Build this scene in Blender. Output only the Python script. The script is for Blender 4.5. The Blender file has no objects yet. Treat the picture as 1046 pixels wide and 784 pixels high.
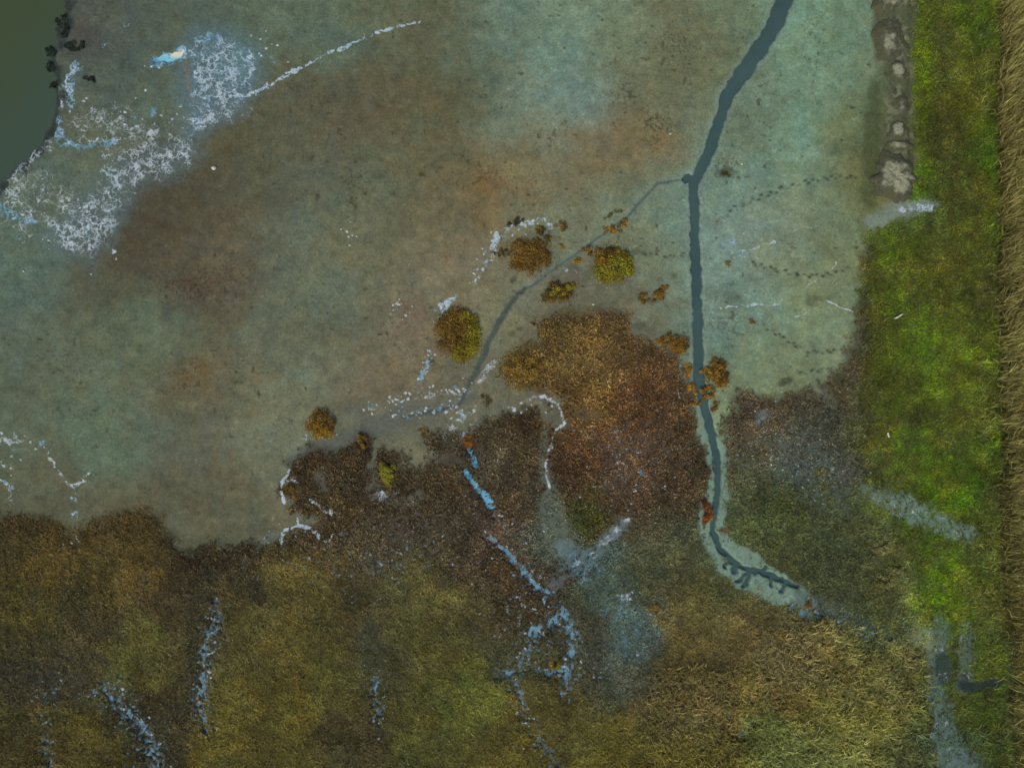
import bpy, math, random
import numpy as np

rng = np.random.default_rng(7)
random.seed(7)
S = 0.1                      # metres per photograph pixel (drone about 70 m up)
CX, CY = 523.0, 392.0
E = np.array([0.742, 0.752, 0.80])   # display-linear value of a white horizontal card under this light (measured)
scene = bpy.context.scene
COL = scene.collection

# ------------------------------------------------------------------ helpers
def lin(c):
    c = np.asarray(c, float) / 255.0
    return np.where(c <= 0.04045, c / 12.92, ((c + 0.055) / 1.055) ** 2.4)

def alb(c, k=1.0):
    return np.clip(lin(c) / E * k, 0.002, 0.85)

def sstep(a, b, x):
    t = np.clip((x - a) / (b - a), 0, 1)
    return t * t * (3 - 2 * t)

_tab = [np.random.default_rng(100 + i).random((256, 256)).astype(np.float32) for i in range(6)]

def vnoise(x, y, scale, seed=0):
    t = _tab[seed % 6]
    u = x / scale + seed * 17.31 + 1000; v = y / scale + seed * 9.77 + 1000
    iu = np.floor(u).astype(np.int64); iv = np.floor(v).astype(np.int64)
    fu = (u - iu).astype(np.float32); fv = (v - iv).astype(np.float32)
    fu = fu * fu * (3 - 2 * fu); fv = fv * fv * (3 - 2 * fv)
    a0 = iu & 255; a1 = (iu + 1) & 255; b0 = iv & 255; b1 = (iv + 1) & 255
    return (t[a0, b0] * (1 - fu) + t[a1, b0] * fu) * (1 - fv) + (t[a0, b1] * (1 - fu) + t[a1, b1] * fu) * fv

def fbm(x, y, scale, octs=4, seed=0, gain=0.5):
    r = 0; amp = 1; tot = 0
    for o in range(octs):
        r = r + amp * vnoise(x, y, scale / 2 ** o, seed + o); tot += amp; amp *= gain
    return r / tot

def ribbon_d(X, Y, pts, reach=60):
    """distance outside a polyline ribbon with half widths (negative inside)"""
    out = np.full(X.shape, 1e3, np.float32)
    for (x0, y0, w0), (x1, y1, w1) in zip(pts[:-1], pts[1:]):
        sel = (X > min(x0, x1) - reach) & (X < max(x0, x1) + reach) & (Y > min(y0, y1) - reach) & (Y < max(y0, y1) + reach)
        if not sel.any():
            continue
        xs = X[sel]; ys = Y[sel]
        dx, dy = x1 - x0, y1 - y0
        t = np.clip(((xs - x0) * dx + (ys - y0) * dy) / (dx * dx + dy * dy + 1e-9), 0, 1)
        d = np.hypot(xs - x0 - t * dx, ys - y0 - t * dy) - (w0 + t * (w1 - w0))
        out[sel] = np.minimum(out[sel], d)
    return out

def poly_d(X, Y, poly):
    """signed distance to a polygon, negative inside"""
    d = np.full(X.shape, 1e6, np.float32); ins = np.zeros(X.shape, bool)
    n = len(poly)
    for i in range(n):
        x0, y0 = poly[i]; x1, y1 = poly[(i + 1) % n]
        dx, dy = x1 - x0, y1 - y0
        t = np.clip(((X - x0) * dx + (Y - y0) * dy) / (dx * dx + dy * dy + 1e-9), 0, 1)
        d = np.minimum(d, (X - x0 - t * dx) ** 2 + (Y - y0 - t * dy) ** 2)
        if y0 != y1:
            c = ((y0 > Y) != (y1 > Y)) & (X < (x1 - x0) * (Y - y0) / (y1 - y0) + x0)
            ins ^= c
    d = np.sqrt(d)
    return np.where(ins, -d, d)

def ell_d(X, Y, cx, cy, rx, ry, ang=0):
    """rough distance (in units of the radius, 1 at the rim) from an ellipse centre"""
    a = math.radians(ang); ca, sa = math.cos(a), math.sin(a)
    u = (X - cx) * ca + (Y - cy) * sa; v = -(X - cx) * sa + (Y - cy) * ca
    return np.hypot(u / rx, v / ry)

def wx(px): return (px - CX) * S
def wy(py): return (CY - py) * S

def build_mesh(name, verts, quads, color=None, mat=None, parent=None, smooth=False, extra=None, tris=False):
    k = 3 if tris else 4
    me = bpy.data.meshes.new(name)
    verts = np.ascontiguousarray(verts, np.float32); quads = np.ascontiguousarray(quads, np.int32)
    me.vertices.add(len(verts)); me.vertices.foreach_set('co', verts.ravel())
    me.loops.add(quads.size); me.loops.foreach_set('vertex_index', quads.ravel())
    me.polygons.add(len(quads))
    me.polygons.foreach_set('loop_start', np.arange(0, quads.size, k, dtype=np.int32))
    if smooth:
        me.polygons.foreach_set('use_smooth', np.ones(len(quads), bool))
    for nm, arr in (([('tint', color)] if color is not None else []) + (extra or [])):
        at = me.attributes.new(nm, 'FLOAT_COLOR', 'POINT')
        a = np.ones((len(verts), 4), np.float32); a[:, :arr.shape[1]] = arr
        at.data.foreach_set('color', a.ravel())
    me.update(calc_edges=True); me.validate()
    o = bpy.data.objects.new(name, me); COL.objects.link(o)
    if mat: me.materials.append(mat)
    if parent: o.parent = parent
    return o

def tag(o, label=None, cat=None, group=None, kind=None):
    if label: o['label'] = label
    if cat: o['category'] = cat
    if group: o['group'] = group
    if kind: o['kind'] = kind
    return o

def empty(name, x, y, z, label, cat, group=None):
    o = bpy.data.objects.new(name, None); COL.objects.link(o); o.location = (x, y, z)
    o.empty_display_size = 0.3
    return tag(o, label, cat, group)

# ------------------------------------------------------------------ materials
def new_mat(name):
    m = bpy.data.materials.new(name); m.use_nodes = True
    nt = m.node_tree; nt.nodes.clear()
    out = nt.nodes.new('ShaderNodeOutputMaterial'); b = nt.nodes.new('ShaderNodeBsdfPrincipled')
    nt.links.new(b.outputs[0], out.inputs[0])
    return m, nt, b

def N(nt, t, **kw):
    n = nt.nodes.new(t)
    for k, v in kw.items():
        setattr(n, k, v)
    return n

def noise(nt, scale, detail=3, rough=0.55, coord=None):
    n = N(nt, 'ShaderNodeTexNoise'); n.inputs['Scale'].default_value = scale
    n.inputs['Detail'].default_value = detail; n.inputs['Roughness'].default_value = rough
    if coord is not None: nt.links.new(coord, n.inputs['Vector'])
    return n.outputs['Fac']

def math_n(nt, op, a, b=None, c=None, clamp=False):
    n = N(nt, 'ShaderNodeMath', operation=op, use_clamp=clamp)
    for i, v in enumerate((a, b, c)):
        if v is None: continue
        if isinstance(v, (int, float)): n.inputs[i].default_value = v
        else: nt.links.new(v, n.inputs[i])
    return n.outputs[0]

def mapr(nt, v, a, b, c, d, smooth=False):
    n = N(nt, 'ShaderNodeMapRange', interpolation_type='SMOOTHSTEP' if smooth else 'LINEAR')
    for i, x in enumerate((v, a, b, c, d)):
        if isinstance(x, (int, float)): n.inputs[i].default_value = x
        else: nt.links.new(x, n.inputs[i])
    return n.outputs[0]

def mixc(nt, fac, a, b, blend='MIX'):
    n = N(nt, 'ShaderNodeMix', data_type='RGBA', blend_type=blend)
    for i, v in ((0, fac), (6, a), (7, b)):
        if isinstance(v, (int, float)): n.inputs[i].default_value = v
        elif isinstance(v, (tuple, list, np.ndarray)): n.inputs[i].default_value = (*[float(q) for q in v[:3]], 1)
        else: nt.links.new(v, n.inputs[i])
    return n.outputs[2]

def scale_col(nt, col, f):
    n = N(nt, 'ShaderNodeVectorMath', operation='SCALE')
    nt.links.new(col, n.inputs[0]); nt.links.new(f, n.inputs['Scale'])
    return n.outputs[0]

def math_v(nt, v, off):
    n = N(nt, 'ShaderNodeVectorMath', operation='ADD'); nt.links.new(v, n.inputs[0]); n.inputs[1].default_value = off
    return n.outputs[0]

def ground_material():
    m, nt, b = new_mat('mud_and_marsh_soil')
    pos = N(nt, 'ShaderNodeNewGeometry').outputs['Position']
    tint = N(nt, 'ShaderNodeAttribute', attribute_name='tint').outputs['Color']
    mkn = N(nt, 'ShaderNodeAttribute', attribute_name='mask'); mk = mkn.outputs['Color']; spk = mkn.outputs['Alpha']
    sep = N(nt, 'ShaderNodeSeparateColor'); nt.links.new(mk, sep.inputs[0])
    salt, film, wet = sep.outputs[0], sep.outputs[1], sep.outputs[2]
    n1 = noise(nt, 0.7, 5, 0.7, pos); n2 = noise(nt, 6.0, 3, 0.65, pos); n3 = noise(nt, 2.2, 4, 0.7, pos)
    f = math_n(nt, 'ADD', mapr(nt, n1, 0.3, 0.7, 0.84, 1.16), mapr(nt, n2, 0.3, 0.7, -0.22, 0.22))
    f = math_n(nt, 'ADD', f, mapr(nt, n3, 0.3, 0.7, -0.13, 0.13))
    col = scale_col(nt, tint, f)
    # specks: dark rusty algae and pale grit
    s1 = noise(nt, 3.2, 3, 0.7, pos); s2 = noise(nt, 4.3, 2, 0.6, math_v(nt, pos, (31.0, 17.0, 5.0)))
    th = math_n(nt, 'SUBTRACT', 0.60, math_n(nt, 'MULTIPLY', spk, 0.10))
    dk = mapr(nt, math_n(nt, 'SUBTRACT', s1, th), 0.0, 0.07, 0, 1, True)
    col = mixc(nt, math_n(nt, 'MULTIPLY', dk, math_n(nt, 'ADD', 0.20, math_n(nt, 'MULTIPLY', spk, 0.6))), col, alb((54, 44, 28)))
    col = scale_col(nt, col, mapr(nt, s2, 0.57, 0.70, 1.0, 1.26))
    # lacework of salt and of thin blue water: ridges of noise, cut off by the cover of each
    def ridge(sc, k):
        r = noise(nt, sc, 3, 0.6, pos)
        return math_n(nt, 'SUBTRACT', 1.0, math_n(nt, 'MULTIPLY', math_n(nt, 'ABSOLUTE', math_n(nt, 'SUBTRACT', r, 0.5)), k), clamp=True)
    lace_ = math_n(nt, 'MAXIMUM', ridge(0.6, 11.0), math_n(nt, 'MULTIPLY', ridge(1.6, 8.0), 0.85))
    grain = mapr(nt, noise(nt, 5.5, 3, 0.7, pos), 0.32, 0.68, 0, 1)
    patch = mapr(nt, noise(nt, 0.8, 2, 0.5, pos), 0.35, 0.65, 0, 1)
    p = math_n(nt, 'ADD', math_n(nt, 'ADD', math_n(nt, 'MULTIPLY', lace_, 0.62), math_n(nt, 'MULTIPLY', grain, 0.14)), math_n(nt, 'MULTIPLY', patch, 0.24))
    def cover_f(v, soft):
        t = math_n(nt, 'SUBTRACT', 0.98, v)
        return math_n(nt, 'MULTIPLY', mapr(nt, math_n(nt, 'SUBTRACT', p, t), 0.0, soft, 0, 1, True), mapr(nt, v, 0.02, 0.12, 0, 1))
    sf = cover_f(salt, 0.42); ff = cover_f(film, 0.30)
    col = mixc(nt, math_n(nt, 'MULTIPLY', ff, 0.75), col, alb((92, 140, 166)))  # sky reflection on the thin water, put into its base colour
    saltc = mixc(nt, grain, alb((144, 170, 180)), alb((206, 218, 218)))
    col = mixc(nt, math_n(nt, 'MULTIPLY', sf, 0.80), col, saltc)
    nt.links.new(col, b.inputs['Base Color'])
    nt.links.new(mapr(nt, wet, 0, 1, 0.85, 0.35), b.inputs['Roughness'])
    b.inputs['Specular IOR Level'].default_value = 0.3
    bp = N(nt, 'ShaderNodeBump'); bp.inputs['Strength'].default_value = 0.5; bp.inputs['Distance'].default_value = 0.05
    nt.links.new(math_n(nt, 'ADD', n3, n2), bp.inputs['Height']); nt.links.new(bp.outputs[0], b.inputs['Normal'])
    return m

def plant_material(name, rough=0.75):
    m, nt, b = new_mat(name)
    pos = N(nt, 'ShaderNodeNewGeometry').outputs['Position']
    tint = N(nt, 'ShaderNodeAttribute', attribute_name='tint').outputs['Color']
    f = mapr(nt, noise(nt, 14.0, 2, 0.5, pos), 0.3, 0.7, 0.85, 1.15)
    nt.links.new(scale_col(nt, tint, f), b.inputs['Base Color'])
    b.inputs['Roughness'].default_value = rough; b.inputs['Specular IOR Level'].default_value = 0.15
    return m

def water_material(name, c1, c2, rough=0.08, scale=0.3, ripple=0.12):
    m, nt, b = new_mat(name)
    pos = N(nt, 'ShaderNodeNewGeometry').outputs['Position']
    n = noise(nt, scale, 4, 0.6, pos)
    nt.links.new(mixc(nt, mapr(nt, n, 0.35, 0.65, 0, 1), alb(c1), alb(c2)), b.inputs['Base Color'])
    b.inputs['Roughness'].default_value = rough
    b.inputs['IOR'].default_value = 1.33
    bp = N(nt, 'ShaderNodeBump'); bp.inputs['Strength'].default_value = ripple; bp.inputs['Distance'].default_value = 0.02
    nt.links.new(noise(nt, 3.0, 3, 0.6, pos), bp.inputs['Height']); nt.links.new(bp.outputs[0], b.inputs['Normal'])
    return m

def soil_material(name, dark, pale, scale=1.6):
    m, nt, b = new_mat(name)
    pos = N(nt, 'ShaderNodeNewGeometry').outputs['Position']
    tint = N(nt, 'ShaderNodeAttribute', attribute_name='tint').outputs['Color']
    sep = N(nt, 'ShaderNodeSeparateColor'); nt.links.new(tint, sep.inputs[0])
    n = noise(nt, scale, 5, 0.65, pos); n2 = noise(nt, 9, 4, 0.7, pos)
    f = mapr(nt, math_n(nt, 'ADD', sep.outputs[0], math_n(nt, 'MULTIPLY', math_n(nt, 'SUBTRACT', n, 0.5), 1.1)), 0.42, 0.85, 0, 1, True)
    col = mixc(nt, f, alb(dark), alb(pale))
    col = scale_col(nt, col, mapr(nt, n2, 0.25, 0.75, 0.65, 1.3))
    nt.links.new(col, b.inputs['Base Color']); b.inputs['Roughness'].default_value = 0.95
    b.inputs['Specular IOR Level'].default_value = 0.1
    bp = N(nt, 'ShaderNodeBump'); bp.inputs['Strength'].default_value = 0.9; bp.inputs['Distance'].default_value = 0.12
    nt.links.new(math_n(nt, 'ADD', n2, n), bp.inputs['Height']); nt.links.new(bp.outputs[0], b.inputs['Normal'])
    return m

def plain_material(name, c, rough=0.8, var=0.25, scale=6):
    m, nt, b = new_mat(name)
    pos = N(nt, 'ShaderNodeNewGeometry').outputs['Position']
    n = noise(nt, scale, 4, 0.6, pos)
    a = np.array(alb(c))
    nt.links.new(mixc(nt, mapr(nt, n, 0.35, 0.65, 0, 1), a * (1 - var), np.clip(a * (1 + var), 0, 0.85)), b.inputs['Base Color'])
    b.inputs['Roughness'].default_value = rough; b.inputs['Specular IOR Level'].default_value = 0.2
    return m

M_GROUND = ground_material()
M_PLANT = plant_material('marsh_foliage')
M_STEM = plain_material('woody_stem', (70, 54, 40))
M_CREEK = water_material('creek_water', (56, 77, 77), (63, 86, 85))
M_LAGOON = None

# ------------------------------------------------------------------ the map (photograph pixels = tenths of a metre)
step = 1.0
gx = np.arange(-100, 1147, step); gy = np.arange(-90, 875, step)
PX, PY = np.meshgrid(gx, gy, indexing='ij'); PX = PX.astype(np.float32); PY = PY.astype(np.float32)
warpA = (fbm(PX, PY, 34, 3, 0) - 0.5) * 22; warpB = (fbm(PX, PY, 34, 3, 3) - 0.5) * 22
warpC = (fbm(PX, PY, 7, 3, 1) - 0.5) * 7; warpD = (fbm(PX, PY, 7, 3, 4) - 0.5) * 7
WX = PX + warpA * 0.6 + warpC; WY = PY + warpB * 0.6 + warpD          # organic outline
FX = PX + warpC * 0.6; FY = PY + warpD * 0.6                         # slight raggedness only
warpE = (fbm(PX, PY, 16, 4, 2, .7) - .5) * 34; warpF = (fbm(PX, PY, 16, 4, 5, .7) - .5) * 34
TX = PX + warpA * 1.6 + warpE + warpC; TY = PY + warpB * 1.6 + warpF + warpD

def tint_map(pts, sigma):
    """smooth blend of colour notes taken on the ground"""
    k = 2
    x = TX[::k, ::k]; y = TY[::k, ::k]
    num = np.zeros(x.shape + (3,), np.float32); den = np.zeros(x.shape, np.float32)
    for (cx, cy, r, g, b) in pts:
        d2 = (x - cx) ** 2 + (y - cy) ** 2
        w = np.exp(-d2 / (2 * sigma * sigma)) + 1.0 / (d2 + 400.0) ** 2 * 4000
        den += w; num += w[..., None] * lin((r, g, b)).astype(np.float32)
    c = num / den[..., None]
    # bilinear upsample
    ix = np.clip(np.arange(PX.shape[0]) / k, 0, c.shape[0] - 1.001); iy = np.clip(np.arange(PX.shape[1]) / k, 0, c.shape[1] - 1.001)
    i0 = ix.astype(int); j0 = iy.astype(int); fx = (ix - i0)[:, None, None]; fy = (iy - j0)[None, :, None]
    i1 = i0 + 1; j1 = j0 + 1
    return ((c[i0][:, j0] * (1 - fx) + c[i1][:, j0] * fx) * (1 - fy) + (c[i0][:, j1] * (1 - fx) + c[i1][:, j1] * fx) * fy).astype(np.float32)

MUD = [
 (100,20,76,82,78),(120,50,74,88,82),(70,90,72,82,76),(150,90,80,96,86),(100,120,86,98,84),(60,180,84,100,88),(30,250,80,102,92),
 (170,30,72,88,80),(250,40,84,104,92),(200,20,76,92,84),(350,30,88,106,90),(300,15,84,102,88),(400,20,92,100,78),(450,30,90,94,72),(520,20,96,116,106),
 (500,60,92,104,88),(560,50,106,130,118),(580,90,110,132,128),(540,110,106,120,106),(620,30,108,124,104),(660,60,104,110,88),(700,40,102,100,76),(725,40,98,104,80),(740,12,102,114,92),
 (820,30,110,136,118),(830,80,112,138,120),(865,40,104,124,104),(865,110,104,116,90),(885,130,86,92,62),(800,140,110,140,124),(770,110,104,116,96),(755,140,102,110,88),
 (450,100,88,88,64),(400,60,92,86,60),(350,120,90,84,64),(290,110,88,84,64),(300,160,88,92,76),(250,150,84,82,60),(250,210,86,82,66),(210,200,80,72,54),
 (170,215,74,68,52),(140,260,76,70,54),(110,285,80,76,58),(200,290,86,78,62),(230,265,92,84,68),(300,250,94,102,86),(340,300,92,102,86),(380,200,92,98,78),(450,170,94,92,68),
 (460,210,102,94,68),(500,190,114,98,68),(540,160,114,108,84),(600,150,112,102,78),(640,130,108,96,72),(685,140,116,98,68),(690,110,100,108,86),(660,190,104,112,92),(690,220,104,124,112),
 (430,290,106,106,86),(470,270,116,102,84),(430,320,112,100,82),(380,260,100,102,82),(300,340,92,100,86),(110,330,84,96,78),(150,350,88,104,86),(60,350,86,98,82),(20,330,80,100,92),
 (60,380,88,98,80),(30,420,84,96,80),(110,440,84,108,90),(190,390,98,86,58),(200,450,84,88,78),(160,420,88,98,84),(170,500,90,82,60),(60,500,88,88,68),(30,510,88,90,68),(220,540,88,92,74),
 (240,500,94,84,60),(280,470,102,104,86),(240,400,96,94,76),(320,380,102,104,84),(380,380,112,102,80),(430,380,110,98,78),(270,430,106,112,92),(300,410,104,112,92),(400,420,98,96,80),
 (370,440,84,86,78),(430,445,102,102,84),(420,465,104,104,86),(460,420,96,96,84),(500,400,104,102,86),(520,310,114,114,90),(490,300,112,108,86),(560,320,98,92,78),(600,308,94,86,72),(640,310,108,106,86),
 (650,260,110,120,98),(620,300,98,92,78),(690,280,104,120,108),(690,330,102,114,100),(650,340,98,94,78),(670,350,92,84,70),(730,330,104,124,116),(760,370,114,128,104),(820,370,114,122,96),(800,340,110,128,108),
 (800,250,114,126,106),(740,240,124,144,142),(730,215,108,130,120),(770,200,110,132,118),(790,220,116,124,108),(850,320,110,124,100),(870,250,108,116,86),(840,200,110,128,110),(885,195,100,100,62),
 (740,280,108,126,116),(730,150,104,124,112),(860,280,112,118,90),(750,300,108,128,118),(560,220,108,106,84),(590,230,104,112,96)]
VEG = [
 (30,550,74,62,32),(60,575,86,72,36),(30,620,76,68,34),(130,545,80,66,34),(135,580,92,76,38),(90,600,74,64,32),(100,640,66,58,38),(50,680,62,56,38),(140,670,92,88,44),(180,600,64,52,34),(200,640,70,64,38),
 (60,660,68,64,36),(20,760,66,66,32),(70,760,76,76,34),(160,720,60,54,34),(215,560,56,52,36),(240,590,66,58,38),(250,640,84,76,40),(300,590,92,80,40),(330,620,82,74,36),(290,670,80,82,38),(290,720,70,80,32),(250,750,84,86,36),
 (340,690,82,78,36),(375,620,70,64,40),(380,680,66,64,40),(370,740,64,66,36),(420,590,90,82,44),(440,610,98,92,48),(480,630,82,74,44),(440,660,84,78,40),(470,700,96,94,40),(430,730,80,78,36),(400,570,72,66,46),(350,560,80,68,40),
 (330,540,72,58,38),(310,470,64,48,32),(340,500,76,64,36),(360,490,70,56,40),(350,520,72,56,38),(420,500,76,64,44),(400,540,72,60,42),(450,510,74,60,40),(450,550,72,64,46),(500,460,78,70,52),(520,500,74,60,42),(500,540,84,66,52),
 (470,580,72,60,40),(510,590,76,60,40),(540,460,76,62,42),(530,440,72,58,38),(560,375,90,72,38),(540,375,104,88,40),(580,340,92,78,38),(600,370,128,104,54),(620,350,104,82,44),(600,410,116,90,46),(640,390,84,58,34),(660,420,82,58,40),
 (600,460,78,54,36),(640,460,84,66,50),(690,470,72,56,40),(680,440,76,60,42),(640,500,80,60,44),(700,500,70,54,36),(600,530,66,72,34),(660,540,76,70,48),(560,545,84,90,74),(550,600,74,58,38),(540,630,68,60,40),
 (650,580,76,78,52),(700,560,74,76,52),(690,590,80,76,48),(620,600,66,78,56),(620,580,74,86,80),(640,640,76,92,86),(620,660,74,84,76),(600,650,70,62,40),(560,670,72,68,42),(530,660,72,70,46),(600,700,70,68,48),(640,690,74,74,56),
 (700,620,100,88,46),(680,650,92,80,42),(740,640,98,84,46),(780,640,100,86,52),(720,680,86,74,40),(740,600,78,72,46),(790,630,86,74,50),(660,720,82,68,38),(600,740,76,72,36),(560,730,84,76,38),(540,760,80,84,34),(620,770,74,88,32),(660,760,66,78,32),
 (700,720,100,86,50),(740,710,98,80,44),(720,760,80,88,36),(780,750,100,104,50),(770,700,82,82,38),(800,690,96,80,50),(810,670,92,78,48),(840,680,104,92,52),(870,690,104,98,52),(900,700,116,104,58),(930,690,108,98,58),(850,730,106,102,50),(900,740,108,104,54),
 (800,770,108,108,56),(860,770,114,112,58),(930,760,96,96,54),(820,710,88,92,40),
 (760,420,80,66,48),(790,420,78,64,46),(830,410,74,68,50),(860,390,68,58,44),(880,330,64,60,42),(880,270,66,66,40),(840,440,76,76,62),(820,470,84,86,76),(780,450,86,80,64),(860,470,72,70,56),(880,420,70,62,46),(880,470,66,64,48),
 (770,490,86,84,58),(790,520,74,72,42),(750,520,72,80,50),(830,510,64,66,44),(820,550,64,70,44),(860,530,62,64,42),(840,590,62,64,42),(880,570,60,62,42),(880,610,58,62,42),(900,640,72,78,48),(860,620,60,62,44),(800,560,68,68,44),
 (900,560,92,94,54),(905,590,92,94,56),(935,580,84,98,46),(910,250,92,112,24),(900,300,88,108,26),(910,350,92,108,28),(900,400,92,104,26),(950,250,82,90,32),(960,300,76,82,32),(930,340,92,116,26),(960,380,104,124,24),(940,420,90,106,28),
 (960,430,84,94,38),(900,440,88,100,32),(930,470,86,116,28),(920,490,88,104,36),(960,490,92,126,12),(985,500,80,118,12),(1000,460,78,104,24),(965,580,104,134,18),(965,620,102,138,14),(945,550,86,106,32),(990,560,80,96,34),(985,600,78,88,34),
 (945,60,84,104,16),(940,110,88,108,12),(945,150,84,100,20),(945,185,76,116,14),(960,40,78,84,30),(970,90,78,78,38),(960,130,66,66,38),(960,170,76,80,48),(980,110,98,104,24),(990,60,84,90,32),(1000,20,76,100,20),(1005,100,82,96,26),(970,200,78,82,40),
 (990,180,80,88,32),(940,215,84,100,60),(1000,250,86,98,28),(990,300,84,92,28),(1000,340,84,98,30),(1005,400,92,106,38),(990,380,92,112,26),(1010,150,66,100,16),(1008,500,74,100,26),(1010,560,84,92,44),(1005,620,96,100,52),(1010,680,70,106,18),(1000,720,84,102,30),
 (1010,760,70,84,28),(985,660,96,104,50),(990,740,84,94,48),(975,690,92,104,40),(960,720,70,92,52),(965,760,74,96,74),(985,770,80,98,84),(1030,100,88,84,52),(1030,300,96,88,52),(1030,500,96,88,56),(1030,700,80,84,46),(1005,700,84,100,34)]

def warm(x, y, r, g, b):          # the left and middle of the flat are greyer and warmer than the right
    k = .32 if x < 480 else (.12 if x < 690 else 0); m_ = (r + g + b) / 3
    r, g, b = r + (m_ * 1.05 - r) * k, g + (m_ * 1.03 - g) * k, b + (m_ * .88 - b) * k
    return (x, y, r * .99, g * 1.015, b * .965)
MUD = [warm(*q) for q in MUD]
VEG = [(x, y, (r * .965 if g < r or x > 880 or b > 46 else g * 1.04), g * (1.01 if g < r or x > 880 or b > 46 else .97), b * 1.04) for x, y, r, g, b in VEG]
VEG = [(x, y, r - 2, g + 9, b) if 735 < x < 895 and 485 < y < 645 and g < 80 else (x, y, r, g, b) for x, y, r, g, b in VEG]
mud = tint_map(MUD, 26); veg = tint_map(VEG, 17)

CREEK_W = .88
LAGOON_POLY = [(-300,-300),(60,-300),(62,0),(66,22),(56,30),(60,48),(50,56),(55,74),(58,95),(56,118),(48,135),(40,150),(25,163),(10,180),(-12,200),(-300,260)]
MARSH = [(-300,530),(-100,530),(20,530),(55,534),(75,548),(95,540),(125,528),(148,526),(165,540),(182,560),(200,564),(216,555),(235,560),(262,556),(276,562),(290,548),(305,538),(332,536),(318,524),(300,518),(304,500),(292,503),(302,488),(300,468),(318,456),
 (340,464),(360,460),(370,447),(378,452),(378,476),(384,476),(388,468),(410,466),(412,482),(426,486),(440,479),(446,466),(434,446),(450,440),(470,452),(498,432),(520,424),(545,419),(560,424),(578,418),(584,408),(562,400),(542,398),(518,392),(512,374),(528,358),(560,352),(550,336),(574,320),(610,316),(640,324),
 (644,344),(668,354),(690,364),(694,378),(702,412),(712,440),(722,470),(738,470),(742,430),(758,406),(790,410),(838,401),(862,380),(876,332),(880,270),(887,240),(906,231),(940,216),(955,208),(934,204),(940,160),(934,120),(930,60),(928,-100),(928,-400),(1500,-400),(1500,1200),(-300,1200)]
CREEK = [(812,-40,9),(806,-10,8.5),(800,5,8.5),(790,28,8),(778,48,8),(757,76,7.5),(742,100,6.5),(734,125,6),(726,152,5.3),(714,176,4.8),(708.5,188,4.2),(710,240,4.6),(712,290,4.6),(713,340,4.4),(714,360,4.8),(714,385,4.4),(719,408,4.2),(726,438,3.8),(732.5,465,3.2),(733.5,492,3.0),
 (730.5,520,2.6),(728,543,2.6),(736,561,2.4),(752,576,2.4)]
BRANCH = [[(707,183,2.2),(700,182,3.0)],[(752,576,2.2),(749,583,2.6)],[(753,579,2),(770,582,1.8),(785,586,2.4),(800,592,2.2),(814,598,1.8)],[(766,583,1.4),(754,594,1.6)],[(771,580,1.4),(760,599,1.6)],[(803,593,1.3),(797,602,1.6)],[(778,584,1.1),(784,579,1.2)],[(790,588,1.0),(788,596,1.2)],[(745,570,1.0),(741,577,1.4)]]
CREEK = [(a_, b_, c_ * CREEK_W) for a_, b_, c_ in CREEK]
TRIB = [(707,182,1.7),(690,184,.9),(672,187,1.2),(655,205,1.3),(640,222,1.2),(615,240,1.1),(590,258,1.0),(565,275,1.0),(545,290,1.2),(536,295,1.6)]
TRIB2 = [(536,294,1.8),(526,304,1.8),(515,320,2.4),(502,343,2.8),(491,368,2.8),(482,388,2.3),(474,402,1.6),(469,412,1.8),(440,420,1.8),(412,425,1.2)]
FRINGE = [(714,395,8),(722,430,7),(732,465,9),(733,498,11),(726,535,15),(738,564,18),(765,586,20),(795,599,17),(815,607,12),(828,614,6)]
POOLS = {   # name -> (ribbons, roughness of the shore, label)
 'upper': ([[(480,458,2),(484,470,2.2),(485,478,1.2)],[(476,481,1.8),(482,492,2.4),(490,500,2.6),(497,508,3.6),(501,518,3.6)]], 1.7, 'narrow bright blue pool running through brown saltmarsh scrub'),
 'runnel': ([[(500,548,1.5),(520,566,2.0),(536,584,2.6),(548,600,3),(560,606,2.6)]], 2.0, 'thin blue runnel slanting down through dark scrub above the braided pool'),
 'braided': ([[(572,622,4),(580,636,6),(586,655,5),(582,676,4.5),(580,694,3.5),(575,712,2)],[(566,634,5),(546,645,6),(540,662,4),(534,678,4),(522,688,4),(505,687,3)],[(522,690,3),(530,706,3.5),(532,722,3),(536,738,2)],[(546,683,2.5),(560,686,3),(572,685,2.5)]], 3.2, 'braided blue pool forming a loop in the lower marsh'),
 'dotted': ([[(222,612,3),(222,636,5),(212,652,3),(208,676,5),(208,702,4),(200,728,5),(212,744,4)]], 4.5, 'broken string of blue puddles between olive grass on the left'),
 'corner': ([[(108,704,5),(122,722,5),(140,738,4),(152,750,5),(158,768,9),(160,800,9)]], 4.5, 'scattered blue puddles running into the bottom edge below olive grass'),
 'edge': ([[(48,752,3),(46,764,5),(52,782,4)]], 4.0, 'smallest cluster of blue puddles in the lower left marsh corner'),
 'middle': ([[(386,696,2),(380,712,3),(387,732,3),(388,740,2)]], 3.5, 'little blue puddles in olive marsh grass left of the braided pool'),
 'footed': ([[(540,742,2),(562,768,4),(570,784,5)]], 3.6, 'blue puddle at the bottom edge below the braided pool'),
 'fork': ([[(803,684,0.5),(745,738,0.5)],[(744,730,1.6),(744,746,2.2),(756,752,2.0),(768,740,2.0),(778,740,2.6)]], 3.0, 'small blue puddle among tall pale sedge in the lower right'),
 'south': ([[(810,620,5),(826,630,5),(842,624,3)],[(880,736,3),(892,742,2.5)]], 4.0, 'blue wet patch under the dark end of the winding creek'),
}
POOLS['fork'] = (POOLS['fork'][0][1:],) + POOLS['fork'][1:]

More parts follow.
